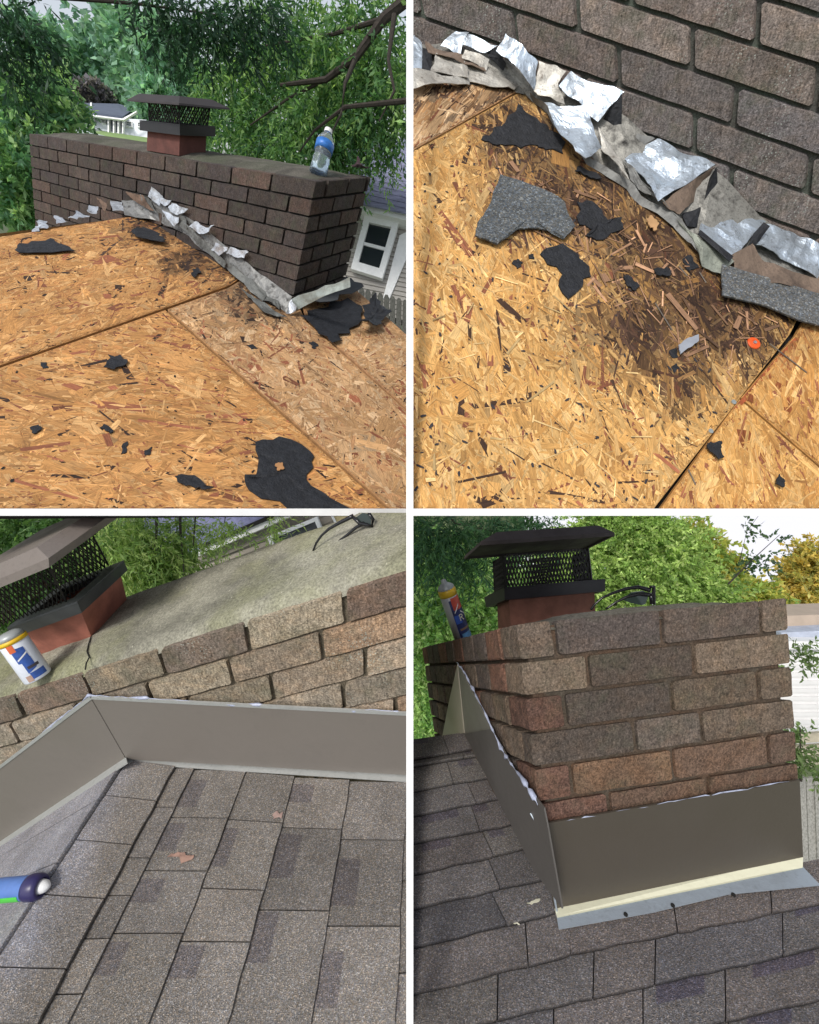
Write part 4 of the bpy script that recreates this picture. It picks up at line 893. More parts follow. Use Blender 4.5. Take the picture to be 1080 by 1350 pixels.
def sprayC(x, y):
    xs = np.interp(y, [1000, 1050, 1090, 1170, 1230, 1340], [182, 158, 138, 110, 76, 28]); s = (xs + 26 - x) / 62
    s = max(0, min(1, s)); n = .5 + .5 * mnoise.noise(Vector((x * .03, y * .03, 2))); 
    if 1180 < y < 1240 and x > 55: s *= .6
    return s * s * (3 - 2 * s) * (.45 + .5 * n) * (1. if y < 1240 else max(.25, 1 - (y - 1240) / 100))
sh = thing('shingle_roof', DR.px(300, 1200), 'sunlit grey brown shingle roof with the ridge at left and courses running down', 'roof')
rnd = random.Random(5)
LN = [[(166, 1003), (-60, 1352)], [(232, 1012.6), (52, 1354)], [(257, 1015), (90, 1354)], [(325.5, 1018), (196, 1354)], [(389.6, 1025), (301, 1354)], [(461.7, 1030), (411, 1354)], [(537, 1033), (521, 1354)], [(600, 1034), (560, 1354)]]
for i in range(7):
    L = np.linalg.norm(DR.hit(*LN[i + 1][1]) - DR.hit(*LN[i + 1][0]))
    if i == 6: LN[i + 1] = [(541, 1033), (541, 1354)]
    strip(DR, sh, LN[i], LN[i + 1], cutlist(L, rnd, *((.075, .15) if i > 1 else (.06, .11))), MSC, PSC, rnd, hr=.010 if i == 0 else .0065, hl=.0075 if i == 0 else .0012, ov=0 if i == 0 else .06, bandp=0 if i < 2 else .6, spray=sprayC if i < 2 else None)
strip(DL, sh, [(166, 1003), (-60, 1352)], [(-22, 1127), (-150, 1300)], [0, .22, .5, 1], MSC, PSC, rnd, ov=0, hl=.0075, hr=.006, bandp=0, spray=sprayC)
mesh('roof_boards', *prism([DR.px(x, y, -.02) for x, y in [(166, 1003), (541, 1032), (541, 1358), (-64, 1358)]], -DR.n * .02), MDARK, sh)
mesh('roof_boards', *prism([DL.px(x, y, -.02) for x, y in [(166, 1003), (-62, 1352), (-150, 1300), (-22, 1130)]], -DL.n * .02), MDARK, sh)
for a, q, l in (((.31, .19, .145), [(238, 1127), (257, 1130), (254, 1136), (222, 1133)], 'orange brick dust smear on the shingles near the ridge'), ((.34, .235, .2), [(362, 1075), (374, 1073), (372, 1082), (361, 1083)], 'pale pink brick dust spot between two shingle courses')):
    setp(patch('brick_dust', DR, q, plain('dust', a, .95, 0, .3, 60), h=.0085, thick=.0008, rough=.5, sub=3), l, 'dust smear')

# spray can lying at the left edge
p0, p1 = DR.px(-25, 1176, .03), DR.px(50, 1168, .03); zc = pix(p1)[2]; r = 13.5 * zc / F
for _ in range(1): p0 = P(-25, 1176, pix(DR.px(20, 1172))[2] - r * .9); p1 = P(52, 1169, pix(DR.px(50, 1172))[2] - r * .9)
sp_ = thing('spray_can', p1, 'blue and green spray can lying on the shingles at the left edge', 'spray can')
mesh('can_body', *lathe(p0, p1, [(0, r), (.78, r), (.8, r * 1.03), (.84, r * 1.0)], 24), plain('violet_blue', (.1, .2, .5), .35, 0, .15, 30), sp_, smooth=True)
ax = p1 - p0; s_ = nrm(np.cross(nrm(ax), -FWD)); q_ = nrm(np.cross(s_, nrm(ax)))
V = []; 
for k in range(9):
    h = math.radians(-165 + k * 10); d = (math.cos(h) * -q_ + math.sin(h) * s_)
    d = math.cos(math.radians(2 + k * 9)) * (-FWD) + math.sin(math.radians(2 + k * 9)) * np.array(ROT[:, 1])
    V += [p0 + d * r * 1.015, p0 + ax * .76 + d * r * 1.015]
mesh('green_label', V, [(2 * k, 2 * k + 1, 2 * k + 3, 2 * k + 2) for k in range(8)], plain('bright_green', (.1, .6, .08), .4, 0, .05), sp_, thick=.0004)
mesh('collar', *lathe(p0 + ax * .8, p1 + ax * .12, [(0, r * 1.03), (.15, r * 1.12), (.55, r * 1.12), (.75, r * .98), (.8, r * .75), (.6, r * .7)], 24), plain('navy_collar', (.03, .025, .1), .35, 0, .1), sp_, smooth=True)
mesh('nozzle', *lathe(p0 + ax * .86, p1 + ax * .18, [(0, r * .66), (.5, r * .64), (.8, r * .5), (.95, r * .25), (1, r * .1)], 20), MWHITE, sp_, smooth=True)

# sealant can on the crown at left
cz = pix(CPC.px(49, 895))[2]; r = 15.5 * cz / F; a_, b_ = P(50.5, 892, cz - .01), P(12.5, 838, cz - .045)
cn = thing('sealant_can', a_, 'white sealant can with yellow ring and blue label beside the red flue', 'can')
mesh('can_body', *lathe(a_, b_, [(0, r * .97), (.02, r), (.86, r), (.87, r * .96)], 28), plain('white_can', (.72, .75, .82), .3, 0, .04), cn, smooth=True)
mesh('ring', *lathe(a_ + (b_ - a_) * .86, b_, [(0, r * 1.03), (.55, r * 1.03), (.6, r * .9)], 28), plain('yellow_ring', (.8, .5, .02), .4, 0, .05), cn, smooth=True)
mesh('lid', *lathe(a_ + (b_ - a_) * .94, b_ + (b_ - a_) * .07, [(0, r * .95), (.6, r * .9), (1, r * .55)], 24), plain('grey_lid', (.4, .42, .42), .4, .2, .05), cn, smooth=True)
ax = b_ - a_
def wrap(par, name, f0, f1, h0, h1, mat, k=1.012, n=6, sk=0.):
    V = []; side = nrm(np.cross(nrm(ax), -FWD)); fr_ = nrm(np.cross(side, nrm(ax)));  fr_ = fr_ if fr_ @ -FWD > 0 else -fr_
    for i in range(n + 1):
        h = math.radians(h0 + (h1 - h0) * i / n); d = math.cos(h) * fr_ + math.sin(h) * side
        V += [a_ + ax * (f0 + sk * i / n) + d * r * k, a_ + ax * (f1 + sk * i / n) + d * r * k]
    return mesh(name, V, [(2 * i, 2 * i + 1, 2 * i + 3, 2 * i + 2) for i in range(n)], mat, par, thick=.0003)
BL_ = plain('label_blue', (.03, .09, .35), .35, 0, .3, 90); OR_ = plain('label_orange', (.7, .14, .04), .4); SK_ = plain('label_tan', (.45, .3, .24), .4)
sg = 1 if pix(a_ + ax * .5 + nrm(np.cross(nrm(ax), -FWD)) * r)[0] > pix(a_ + ax * .5)[0] else -1
wrap(cn, 'label', .45, .78, sg * 10, sg * 60, BL_, sk=-.04); wrap(cn, 'label', .06, .2, sg * 25, sg * 85, BL_); wrap(cn, 'label', .2, .45, sg * 22, sg * 62, BL_, sk=.06)
wrap(cn, 'label', .7, .86, sg * 5, sg * 30, OR_, 1.016); wrap(cn, 'label', .03, .16, sg * 2, sg * 26, SK_, 1.016); wrap(cn, 'label', .28, .34, sg * 30, sg * 75, plain('label_dark', (.05, .04, .05), .4), 1.018); wrap(cn, 'label', .5, .53, sg * 15, sg * 60, MWHITE, 1.018, sk=.1)

def glasses(pl, arms, rim, lens, label, r, dz=.01, zf=None):
    t = thing('sunglasses', pl.hit(*arms[0][0]) if zf is None else P(*arms[0][0], zf), label, 'sunglasses')
    Q = (lambda x, y, l=0: P(x, y, pix(pl.hit(*arms[0][0]))[2] - l)) if zf is None else (lambda x, y, l=0: P(x, y, zf - l))
    mb = plain('gloss_black', (.012, .012, .014), .2)
    for a in arms: 
        sm = []
        for p, q in zip(a, a[1:]): sm += [(p[0] + (q[0] - p[0]) * k / 4, p[1] + (q[1] - p[1]) * k / 4) for k in range(4)]
        sm.append(a[-1]); mesh('temple', *tube([Q(x, y, dz * i / len(sm)) for i, (x, y) in enumerate(sm)], [r * (.8 + .9 * (i / len(sm)) ** 2) for i in range(len(sm))], 8), mb, t, smooth=True)
    mesh('frame', *tube([Q(x, y, dz) for x, y in rim], r * 1.3, 8), mb, t, smooth=True)
    if lens: mesh('lens', *prism([Q(x, y, dz * .6) for x, y in lens], FWD * .002), NT('dark_lens').done((.03, .045, .04), .08), t)
    return t
glC = glasses(CPC, [[(413, 726), (417, 716), (424, 706), (434, 697), (448, 689), (466, 680)], [(433, 726), (445, 715), (458, 705), (470, 695), (480, 690)]], [(466, 682), (474, 690), (484, 692), (491, 694), (492, 685), (486, 676)], [(468, 683), (478, 676), (489, 678), (489, 692), (476, 692)], 'black sunglasses folded upside down at the upper edge of the mossy grey crown', .0034, dz=.03)
# neighbour house and drooping leaves beyond
nh = thing('neighbour_house', P(330, 690, 7), 'tan sided house wall with a blue grey roof beyond the grey crown', 'house')
sw = []
for i in range(9):
    o_ = i * 6.4; sw.append(ppx([(235, 744 + o_), (480, 655 + o_ * .8), (480, 661 + o_ * .8), (235, 750.6 + o_)], 7 + (i % 2) * .02, .1))
mesh('siding_wall', *merge(sw), plain('taupe_siding', (.32, .28, .23), .6, 0, .06, 3), nh)
mesh('eave_board', *ppx([(262, 724), (400, 665), (400, 674), (262, 733)], 6.8, .2), MWHITE, nh); mesh('soffit', *ppx([(262, 732), (400, 673), (400, 690), (262, 746)], 6.95, .1), plain('soffit', (.2, .18, .15), .8), nh)
mesh('eave_shadow_line', *ppx([(262, 719), (400, 660), (400, 665.5), (262, 724.5)], 6.75, .2), MDARK, nh)  # black strip painting the shadow line above the eave board
rr = []
for i in range(12): rr.append(ppx([(190, 748 - i * 8), (400, 658 - i * 8), (400, 667 - i * 8), (190, 757 - i * 8)], 6.9 + i * .22 + .02 * (i % 2), .12))
mesh('roof', *merge(rr), plain('periwinkle_shingle', (.17, .18, .3), .9, 0, .3, 10, .3), nh)
framework(nh, [(352, 708), (418, 681), (426, 701), (360, 728)], 6.8, 5, MWHITE, MGLASS)
framework(nh, [(434, 676), (470, 660), (476, 682), (444, 695)], 6.8, 3, MWHITE, plain('warm_pane', (.6, .5, .25), .5))
GC = [(.09, .17, .05), (.19, .31, .09), (.33, .45, .14), (.45, .52, .21)]
tree('drooping light green tree between the mesh cap and the tan house', 'tree', [(180, 725, 5, 32, 60, .5), (215, 735, 5.2, 32, 45, .5), (165, 700, 5, 25, 40, .4), (238, 700, 5.3, 18, 35, .3), (185, 770, 5, 30, 35, .4)],
     [[(237, 640, 5.2, .02), (238, 700, 5.2, .014), (243, 760, 5.1, .006)], [(207, 650, 5.1, .02), (206, 710, 5., .012), (200, 740, 5, .006)], [(260, 650, 5.2, .012), (255, 720, 5.2, .006)]], 900, 18, .085, .016, .5, 1.1, GC, 21, shell=.2)
tree('dense green tree behind the tilted cap at the far left', 'tree', [(40, 690, 8, 60, 40, .8), (110, 700, 8, 40, 40, .8), (60, 780, 8, 80, 60, .8), (140, 720, 8, 30, 40, .8)], [[(70, 830, 8, .1), (70, 700, 8, .05)]], 1500, 16, .1, .04, .35, .4, [(.04, .1, .035), (.1, .2, .06), (.19, .32, .1)], 22, shell=.1)
tree('small green sprig hanging in front of the tan house roof', 'branch', [(295, 690, 5, 22, 12, .2), (360, 686, 5, 10, 18, .1)], [[(300, 660, 5, .008), (296, 690, 5, .004)]], 60, 16, .07, .014, .3, 1., GC[1:], 23, name='leafy_branch', shell=.1)

# ================================================================== D. finished chimney end: brown flashing, dark shingle roof, green trees behind
DD = Plane(FD.W(0, 0, -.615), FD.W(1, 0, -.615), FD.W(0, 1.03, -.307))
WD = Plane(FD.W(0, 0, 0), FD.W(1, 0, 0), FD.W(0, 0, -1)); LD = Plane(FD.W(0, 0, 0), FD.W(0, 1, 0), FD.W(0, 0, -1))
MBD = m_brick('brown_brick', 0, .25, .9); MMD = m_mortar('brown_mortar', (.085, .07, .053), (.11, .07, .047))
PALD = [(.15, .114, .086), (.12, .096, .08), (.17, .128, .094), (.112, .09, .078), (.19, .105, .075), (.14, .108, .086), (.13, .1, .08)]
cd = thing('brick_chimney', FD.W(.26, 1, -.6), 'brown brick chimney corner above the tall smooth brown flashing and dark shingles', 'chimney')
corner_stack(FD, cd, MBD, PALD, .53, 2.03, 6, 12, 0, fj=[[.066, .269, .472], [.118, .324], [.072, .275, .455], [.203, .335], [.067, .27, .473], [.13, .335]], amp=.0024, tint=lambda i, a, c: np.array((.15, .085, .064)) * random.uniform(.9, 1.1) if a < .001 and i in (2, 4, 5) else c * (np.array((1.14, .95, .84)) if i >= 4 else np.array((.92, .92, .95)) if i == 0 else 1))
V, Fc = hexa([FD.W(*q) for q in ((.017, .017, -.6), (.513, .017, -.6), (.513, 2.0, -.6), (.017, 2.0, -.6))], [FD.W(*q) for q in ((.017, .017, -.008), (.513, .017, -.008), (.513, 2.0, -.008), (.017, 2.0, -.008))])
mesh('mortar', V, Fc, MMD, cd)
crown(FD, cd, m_crown('brown_grey_crown', (.17, .155, .13), (.12, .12, .07), .4), .004, .526, .006, 2.02, .024, n=(24, 60))
LVD = dict(base=((673, 822), 1.6659, 656, 784), flue=((671, 793), 1.6616, 655.5, 784), bandl=((665.5, 791), 1.6314, 641, 798), bandt=((665, 776), 1.6271, 638.5, 798),
           meshb=((667, 776), 1.6400, 653, 780), mesht=((664, 731), 1.6314, 651, 775), hoodl=((633, 719), 1.5709, 611.7, 811), hoodh=((633.5, 714), 1.5709, 612.5, 810), hoodt=((655, 701.5), 1.6055, 640, 789))
cap(FD, LVD, FD.v, FD.u, 'black cap with mesh screen standing over the brown chimney corner, seen from below', [plain('brick_red_clay', (.2, .085, .06), .85, 0, .3, 16, .3), plain('black_band', (.03, .027, .032), .45, .2, .25, 14), plain('black_wire', (.02, .019, .018), .5, .4), m_metal('dark_bronze_hood', (.075, .06, .058), .5, .2, (.05, .04, .04), .5, .1)], 0, bars=9, rw=.0028)
BRD = m_metal('dark_brown_coil_metal', (.075, .063, .048), .38, .15, (.068, .058, .047), .35, .14, 3)
GLV = m_metal('new_galvanised', (.46, .52, .58), .35, .6, (.3, .33, .36), .6, .2, 9)
fd = thing('brown_flashing', FD.W(.26, -.012, -.55), 'dark brown flashing wrapped round the chimney base with a galvanised pan below', 'flashing')
wplate(WD, [(709.5, 1087.5), (1054.5, 1028.5), (1059, 1130), (731, 1198)], 'front_apron', BRD, fd, .012, .004)
mesh('pale_hem', *prism([WD.lift(731, 1196, .009), WD.lift(1059, 1128, .009), DD.lift(1058.5, 1144, .02), DD.lift(735, 1210, .02)], -WD.n * .003), m_metal('zinc_hem', (.85, .83, .62), .35, .15, (.7, .68, .5), .4, .15, 9), fd)
D0, D1 = LD, DD
side = [[(603, 874), (612, 892), (646, 961), (679, 1018), (711, 1068), (716, 1110), (729, 1196)], [(606, 920), (610, 950), (612, 967), (648, 1036), (674, 1088), (703, 1146), (729, 1197)]]
A_ = [[(603, 874.5), (648, 962.5)], [(611.5, 967), (613.5, 968.5)]]
wplate(LD, [(603, 874.5), (648.5, 962), (612.5, 968.5)], 'side_panel', m_metal('light_brown_coil', (.2, .19, .16), .35, .2, (.17, .16, .13), .3, .06, 4), fd, .01, .003)
wplate(LD, [(648, 961), (679, 1017), (717, 1065), (722, 1090), (741, 1198), (703, 1146), (674, 1088), (612, 967.5)], 'side_panel', m_metal('grey_brown_coil', (.115, .105, .095), .33, .2, (.1, .09, .08), .3, .08, 4), fd, .014, .003)
wplate(LD, [(603, 876), (612, 966.5), (583, 971.5), (592, 925)], 'far_panel', plain('pale_lit_coil', (.42, .38, .3), .5, .1, .06, 8), fd, .012, .003)  # brighter light on the far slope put into this paler coil colour
mesh('corner_hem', *tube([LD.px(709, 1069, .016), WD.px(711.5, 1092, .017), WD.px(730.5, 1200, .017)], [.0016, .0022, .002], 6), GLV, fd)
dplate(DD, [(734, 1208), (900, 1175), (1058, 1142), (1082, 1167), (960, 1179), (860, 1203), (737, 1225)], 'pan', GLV, fd, .019, .0015)
for x, y in ((825, 1206), (887, 1194), (967, 1180)): 
    p0 = DD.lift(x, y, .019); mesh('nail_head', *lathe(p0, p0 + DD.n * .002, [(0, .0042), (1, .004)], 8), MDARK, fd)
bead(fd, LD, [(602, 873), (612, 886), (625, 912), (642, 945), (660, 985), (672, 1005), (684, 1020), (700, 1045), (712, 1066)], .0036, 8, .016)
bead(fd, WD, [(712, 1088), (760, 1080), (830, 1067), (910, 1053), (985, 1040), (1054, 1028)], .0009, 9, .0115)
MSD = m_shingle('charcoal_granules', 560)
PSD = [(.19, .178, .176), (.215, .2, .196), (.165, .157, .162), (.205, .185, .178), (.225, .208, .195)]
sd = thing('shingle_roof', DD.px(700, 1280), 'dark charcoal shingle roof with wavy courses below the tall brown flashing', 'roof')
rnd = random.Random(8)
LL = [[(530, 979), (612, 968)], [(530, 1007), (625, 991)], [(530, 1017), (628, 1001)], [(530, 1050), (641, 1029)], [(530, 1083), (656, 1057)], [(530, 1119), (671, 1092)], [(530, 1160), (689, 1124)], [(530, 1206), (710, 1165)], [(530, 1259), (738, 1205)]]
LL = [[a, (b[0] + 9, b[1] - 2)] for a, b in LL]
mwide = lambda a, b: cutlist(np.linalg.norm(DD.hit(*b) - DD.hit(*a)), rnd, .1, .26)
for a, b in zip(LL, LL[1:]): strip(DD, sd, a, b, mwide(*b), MSD, PSD, rnd, hr=.015, bandp=.25, dark=(.7, .68, .8))
L9a, L9b = [(530, 1320), (752, 1263)], [(752, 1263), (1095, 1193)]
strip(DD, sd, LL[-1], L9a, mwide(*L9a), MSD, PSD, rnd, hr=.015, bandp=.3, dark=(.7, .68, .8))
strip(DD, sd, [(738, 1206), (1095, 1133)], L9b, mwide(*L9b), MSD, [tuple(x * q for x, q in zip(c, (1.06, 1.0, .96))) for c in PSD], rnd, hr=.015, bandp=.2)
L10 = [(530, 1378), (1095, 1250)]; strip(DD, sd, [(530, 1318), (1095, 1188)], L10, mwide(*L10), MSD, PSD, rnd, ov=.2, hr=.016, bandp=.4, dark=(.7, .68, .85))
L11 = [(530, 1450), (1095, 1319)]; strip(DD, sd, L10, L11, mwide(*L11), MSD, PSD, rnd, hr=.016, bandp=.4, dark=(.7, .68, .85))
L12 = [(530, 1540), (1095, 1398)]; strip(DD, sd, L11, L12, mwide(*L12), MSD, PSD, rnd, hr=.016, bandp=.4, dark=(.7, .68, .85))
mesh('roof_boards', *prism([DD.px(x, y, -.025) for x, y in [(530, 982), (622, 972), (760, 1185), (1050, 1150), (1095, 1165), (1095, 1400), (530, 1540)]], -DD.n * .02), MDARK, sd)
for i, q in enumerate([[(694, 1196), (700, 1193), (712, 1192), (701, 1198)], [(672, 1219), (682, 1221), (685, 1225), (676, 1222)], [(706, 1190), (712, 1190), (710, 1194), (705, 1193)]]):
    setp(patch('wood_chip', DD, q, plain('pale_bit', (.6, .58, .45), .6), h=.011, curl=.2, thick=.001), ['pale sliver beside the flashing corner on the dark shingles', 'white crumb a hand below the flashing corner', 'yellowish chip tight against the flashing corner'][i], 'debris')
# sealant can leaning on the far left of the crown
cz = 1.555; r = 11.6 * cz / F; a_, b_ = P(611, 842, cz), P(588.6, 777, cz - .02); ax = b_ - a_
cn = thing('sealant_can', a_, 'spray can with red, yellow and blue label and grey tip left of the black cap', 'can')
mesh('can_body', *lathe(a_, b_, [(0, r), (.9, r), (.92, r * .95)], 24), plain('silver_white', (.5, .5, .52), .35, .1, .05), cn, smooth=True)
mesh('ring', *lathe(a_ + ax * .88, b_ + ax * .02, [(0, r * 1.02), (.7, r * 1.03), (1, r * .95)], 24), plain('yellow_band', (.7, .45, .03), .4, 0, .05), cn, smooth=True)
mesh('lid', *lathe(b_ + ax * .0, b_ + ax * .2, [(0, r * .98), (.3, r * .9), (.55, r * .55), (.6, r * .32), (.95, r * .28), (1, r * .1)], 20), plain('grey_tip', (.36, .38, .39), .45, .2, .05), cn, smooth=True)
sg = 1 if pix(a_ + ax * .5 + nrm(np.cross(nrm(ax), -FWD)) * r)[0] > pix(a_ + ax * .5)[0] else -1
wrap(cn, 'label', .05, .82, sg * -15, sg * 85, plain('label_navy', (.03, .04, .13), .35, 0, .4, 80), n=10); wrap(cn, 'label', .62, .86, sg * 0, sg * 75, plain('label_red', (.55, .09, .06), .35, 0, .2, 60), 1.02)
wrap(cn, 'label', .36, .52, sg * -12, sg * 30, plain('label_royal', (.05, .12, .5), .35), 1.02); wrap(cn, 'label', .04, .16, sg * 0, sg * 80, plain('label_sky', (.12, .3, .55), .35, 0, .3, 90), 1.02); wrap(cn, 'label', .22, .26, sg * 0, sg * 70, plain('label_brown', (.25, .16, .1), .4), 1.02)
wrap(cn, 'label', .56, .585, sg * 0, sg * 40, MWHITE, 1.03, sk=.14); wrap(cn, 'label', .56, .585, sg * 40, sg * 80, MWHITE, 1.03, sk=-.1)
fr_ = nrm(-FWD - nrm(ax) * (nrm(ax) @ -FWD)); sd_ = nrm(np.cross(nrm(ax), fr_)); sd_ = sd_ if sd_ @ ROT[:, 0] > 0 else -sd_
h0 = math.radians(32); ce = a_ + ax * .46 + (math.cos(h0) * fr_ + math.sin(h0) * sd_) * r * 1.045; tx = nrm(-math.sin(h0) * fr_ + math.cos(h0) * sd_); ty = nrm(ax); k = r * .34
st = [[(-.6, -1), (-.6, 1)], [(-.6, 1), (.2, 1), (.5, .75), (.5, .3), (.2, .05), (-.5, .05)], [(0, .05), (.65, -1)]]
mesh('letter', *merge([tube([ce + tx * x * k + ty * y * k for x, y in s], k * .17, 5) for s in st]), plain('letter_cream', (.75, .7, .55), .4), cn)
glasses(None, [[(779, 804), (784, 797), (794, 788), (808, 782), (826, 776), (842, 774), (857, 778)], [(799, 803), (812, 794), (826, 787), (842, 783), (856, 784)]], [(857, 774), (862, 773), (862, 785), (862, 797), (859, 796), (858, 782)], [(821, 791), (832, 781), (848, 779), (856, 783), (851, 796), (846, 798), (832, 795)], 'black sunglasses standing on the brown chimney crown right of the cap', .0042, zf=1.34, dz=.01)
# trees, sky, house and fence beyond
GD = [(.14, .24, .07), (.27, .41, .11), (.43, .57, .18), (.58, .68, .27)]
YL = [(.16, .22, .06), (.3, .32, .08), (.45, .38, .08), (.42, .26, .06)]
tree('broad light green tree behind the cap and the chimney top', 'tree', [(760, 760, 12, 80, 60, 1.2), (850, 750, 12, 65, 65, 1.2), (910, 780, 12, 50, 40, 1), (720, 830, 12, 80, 40, 1), (870, 720, 12.5, 60, 40, 1), (950, 792, 12, 34, 16, .8), (820, 690, 12, 70, 40, 1)],
     [[(800, 900, 12, .2), (805, 800, 12, .14), (815, 700, 12, .06)], [(805, 800, 12, .08), (870, 740, 12, .05), (915, 700, 12, .02)]], 6500, 18, .1, .05, .4, .3, GD, 31, shell=.1)
tree('sunlit light green tree left of the cap, behind the spray can', 'tree', [(610, 770, 9, 55, 50, .8), (580, 820, 9, 45, 50, .8), (640, 820, 9, 40, 40, .7), (560, 740, 9, 40, 45, .7), (555, 900, 9, 22, 60, .5), (565, 950, 9, 22, 30, .5), (660, 770, 9.3, 40, 40, .7)],
     [[(590, 1000, 9, .1), (592, 850, 9, .07), (600, 740, 9, .03)]], 3200, 18, .08, .04, .35, .35, [(.12, .25, .09), (.24, .43, .13), (.42, .6, .2), (.62, .7, .38)], 32, shell=.1)
tree('dark drooping branches hanging above and left of the cap', 'branch', [(560, 700, 5, 30, 45, .3), (600, 705, 5.2, 35, 30, .3), (650, 690, 5.5, 50, 24, .3), (705, 685, 5.5, 40, 18, .3), (615, 740, 5.2, 25, 22, .2)], [[(560, 640, 5, .015), (600, 690, 5.2, .01), (650, 700, 5.4, .005)], [(640, 650, 5.4, .01), (700, 685, 5.5, .005)]], 420, 18, .1, .017, .45, 1.1, [(.025, .07, .04), (.06, .14, .065), (.12, .24, .09)], 33, name='leafy_branch', shell=.1)
tree('tree turning yellow between the green tree and the pale sky', 'tree', [(915, 715, 14, 25, 30, 1), (985, 778, 15, 40, 18, 1), (945, 755, 14, 28, 28, 1), (1000, 800, 15, 40, 15, 1)], [[(950, 860, 14, .12), (948, 760, 14, .06)]], 1000, 14, .17, .085, .4, .3, [(.16, .3, .08), (.32, .42, .1), (.52, .5, .12), (.6, .45, .1)], 34, shell=.1)
tree('orange brown autumn tree at the right edge below the sky', 'tree', [(1062, 765, 16, 20, 30, 1), (1045, 788, 16, 26, 18, 1), (1073, 735, 16, 11, 22, 1)], [[(1060, 860, 16, .12), (1060, 740, 16, .06)]], 700, 14, .17, .085, .4, .3, [(.26, .34, .1), (.55, .48, .13), (.66, .48, .12), (.34, .42, .16)], 35, shell=.1)
tree('thin leafy twig against the pale sky', 'branch', [(990, 695, 11, 14, 18, .3), (1003, 740, 11, 12, 22, .3), (1020, 715, 11, 16, 12, .3), (985, 740, 11, 14, 20, .3)], [[(960, 770, 11, .02), (995, 735, 11, .012), (1028, 705, 11, .006)], [(975, 740, 11, .012), (985, 700, 11, .006), (1000, 680, 11, .004)]], 34, 10, .1, .06, .3, .2, [(.05, .1, .05), (.09, .15, .07)], 36, name='leafy_branch', shell=.0)
sk = NT('pale_sky'); e_ = sk.n('ShaderNodeEmission', {'Color': (.9, .9, .97, 1), 'Strength': .95}); sk.t.links.new(e_.outputs[0], sk.t.nodes['Material Output'].inputs[0])
V = []; ar = np.linspace(-.62, .62, 17)
for a in ar:
    c = (P(1100, 790, 40) - EYE); d = nrm(np.array([c[0], c[1], 0])); d = np.array([d[0] * math.cos(a) - d[1] * math.sin(a), d[0] * math.sin(a) + d[1] * math.cos(a), 0])
    V += [EYE + d * 29 + np.array([0, 0, -24.9]), EYE + d * 29 + np.array([0, 0, -9.])]
o = mesh('sky', V, [(2 * i, 2 * i + 2, 2 * i + 3, 2 * i + 1) for i in range(16)], sk.m); o['kind'] = 'structure'
bh = thing('white_house', P(1060, 900, 8), 'white sided house with a pale roof at the right edge behind the chimney', 'house')
mesh('tan_ridge', *ppx([(1030, 812), (1330, 803), (1330, 822), (1030, 832)], 9, 1), plain('tan_roof', (.45, .36, .28), .8, 0, .1, 4), bh)
mesh('roof', *ppx([(1030, 834), (1330, 820), (1330, 848), (1030, 846)], 8.6, 1.2), plain('pale_blue_roof', (.42, .46, .55), .7, 0, .15, 6), bh)
mesh('eave_board', *ppx([(1030, 845), (1330, 850), (1330, 858), (1030, 856)], 8.3, .3), MWHITE, bh)
mesh('siding_wall', *merge([ppx([(1028, 856 + i * 5.2), (1330, 855 + i * 5.2), (1330, 860.4 + i * 5.2), (1028, 861.4 + i * 5.2)], 8.5 + (i % 2) * .03, .1) for i in range(24)]), plain('white_lap', (.74, .73, .72), .6, 0, .05, 3), bh)
ff = thing('picket_fence', P(1060, 1080, 6), 'grey weathered board fence below the white house at the right edge', 'fence')
MF2 = NT('silver_fence'); MF2 = MF2.done(MF2.ramp(MF2.noise(7, 6, .7, MF2.map(MF2.obj(), (8, 8, .5))), [(.3, (.14, .135, .12)), (.7, (.4, .39, .35))]), .9)
for i in range(22):
    x = 1030 + i * 11; mesh('picket', *ppx([(x, 1026), (x + 10, 1025), (x + 15, 1160), (x + 5, 1162)], 6 + (i % 2) * .02, .03), MF2, ff)
for i in range(3): mesh('rail', *ppx([(1030, 970 + i * 16), (1300, 950 + i * 16), (1300, 962 + i * 16), (1030, 982 + i * 16)], 6.2, .05), plain('fence_rail', (.4, .36, .27), .9, 0, .2, 9), ff)
tree('small leafy bush between the white house and the fence', 'bush', [(1052, 985, 5.5, 14, 28, .3), (1066, 1005, 5.5, 14, 14, .3), (1060, 875, 5.7, 14, 14, .2)], [[(1056, 1030, 5.5, .015), (1055, 960, 5.5, .006)]], 110, 12, .07, .03, .25, .3, [(.1, .17, .06), (.22, .3, .12)], 37, name='bush', shell=.1)

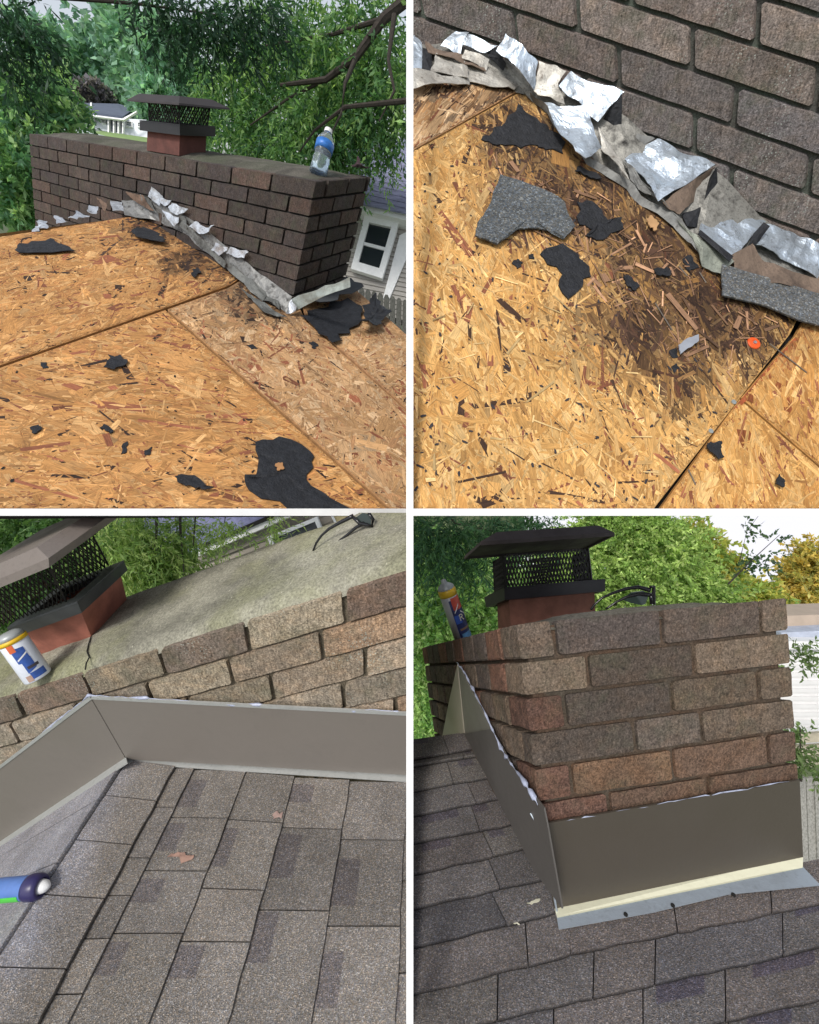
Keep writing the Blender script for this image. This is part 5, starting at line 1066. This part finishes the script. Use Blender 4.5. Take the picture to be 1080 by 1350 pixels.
# ================================================================== white boards closing the cut edges where the roofs meet
def edge_board(q, label):
    V = [P(x, y, z) for x, y, z in q]; setp(mesh('trim_board', *prism(V, FWD * .03), MWHITE), label, 'trim board')
edge_board([(-155, 670.5, .926), (540, 670.5, 1.28), (540, 680, 1.28), (-155, 680, .926)], 'white board along the near cut edge of the orange stripped roof')
edge_board([(535.8, -30, 1.06), (545, -30, 1.06), (545, 681, .865), (535.8, 681, .865)], 'upright white board beside the close brick wall and stained boards')
edge_board([(540, 670.5, .864), (1255, 670.5, 1.022), (1255, 680, 1.022), (540, 680, .864)], 'white board along the near cut edge of the tan stained roof')
edge_board([(535.8, 676, .8), (545, 676, .8), (545, 1380, .67), (535.8, 1380, .67)], 'upright white board at the cut edge of the grey brown shingle roof')
# saw the close wall and the tan chimney off flush with those boards
import bmesh
def saw(objs, co, no):
    for o in objs:
        off = root_loc(o.parent) if o.parent else np.array(o.location)
        bm = bmesh.new(); bm.from_mesh(o.data)
        r = bmesh.ops.bisect_plane(bm, geom=bm.verts[:] + bm.edges[:] + bm.faces[:], plane_co=Vector(co - off), plane_no=Vector(no), clear_outer=True)
        ed = [e for e in r['geom_cut'] if isinstance(e, bmesh.types.BMEdge)]
        if ed: bmesh.ops.holes_fill(bm, edges=ed, sides=0)
        if len(bm.faces): bm.to_mesh(o.data)
        bm.free()
        if not len(o.data.polygons) or not r: pass
def kids(t): return [c for c in bpy.data.objects if c.parent is t and c.type == 'MESH']
def side_of(objs, f): return [o for o in objs if f(o)]
def cull(t, inside):
    for o in kids(t):
        off = root_loc(t); pts = [pix(np.array(v.co) + off) for v in o.data.vertices]
        if not any(inside(x, y) for x, y, z in pts): bpy.data.objects.remove(o)
nx_ = nrm(np.cross(ray(543, 0), ray(543, 600))); nx_ = nx_ if nx_[0] < 0 else -nx_
cull(wb, lambda x, y: x > 543); saw(kids(wb), EYE, nx_)
n2 = nrm(np.cross(ray(538, 700), ray(538, 1300))); n2 = n2 if n2[0] > 0 else -n2
n3 = nrm(np.cross(ray(100, 676), ray(500, 676))); n3 = n3 if n3[2] > 0 else -n3
cull(cc, lambda x, y: x < 538 and y > 676); saw(kids(cc), EYE, n2); saw(kids(cc), EYE, n3); saw(kids(capC), EYE, n3); saw(kids(glC), EYE, n3)
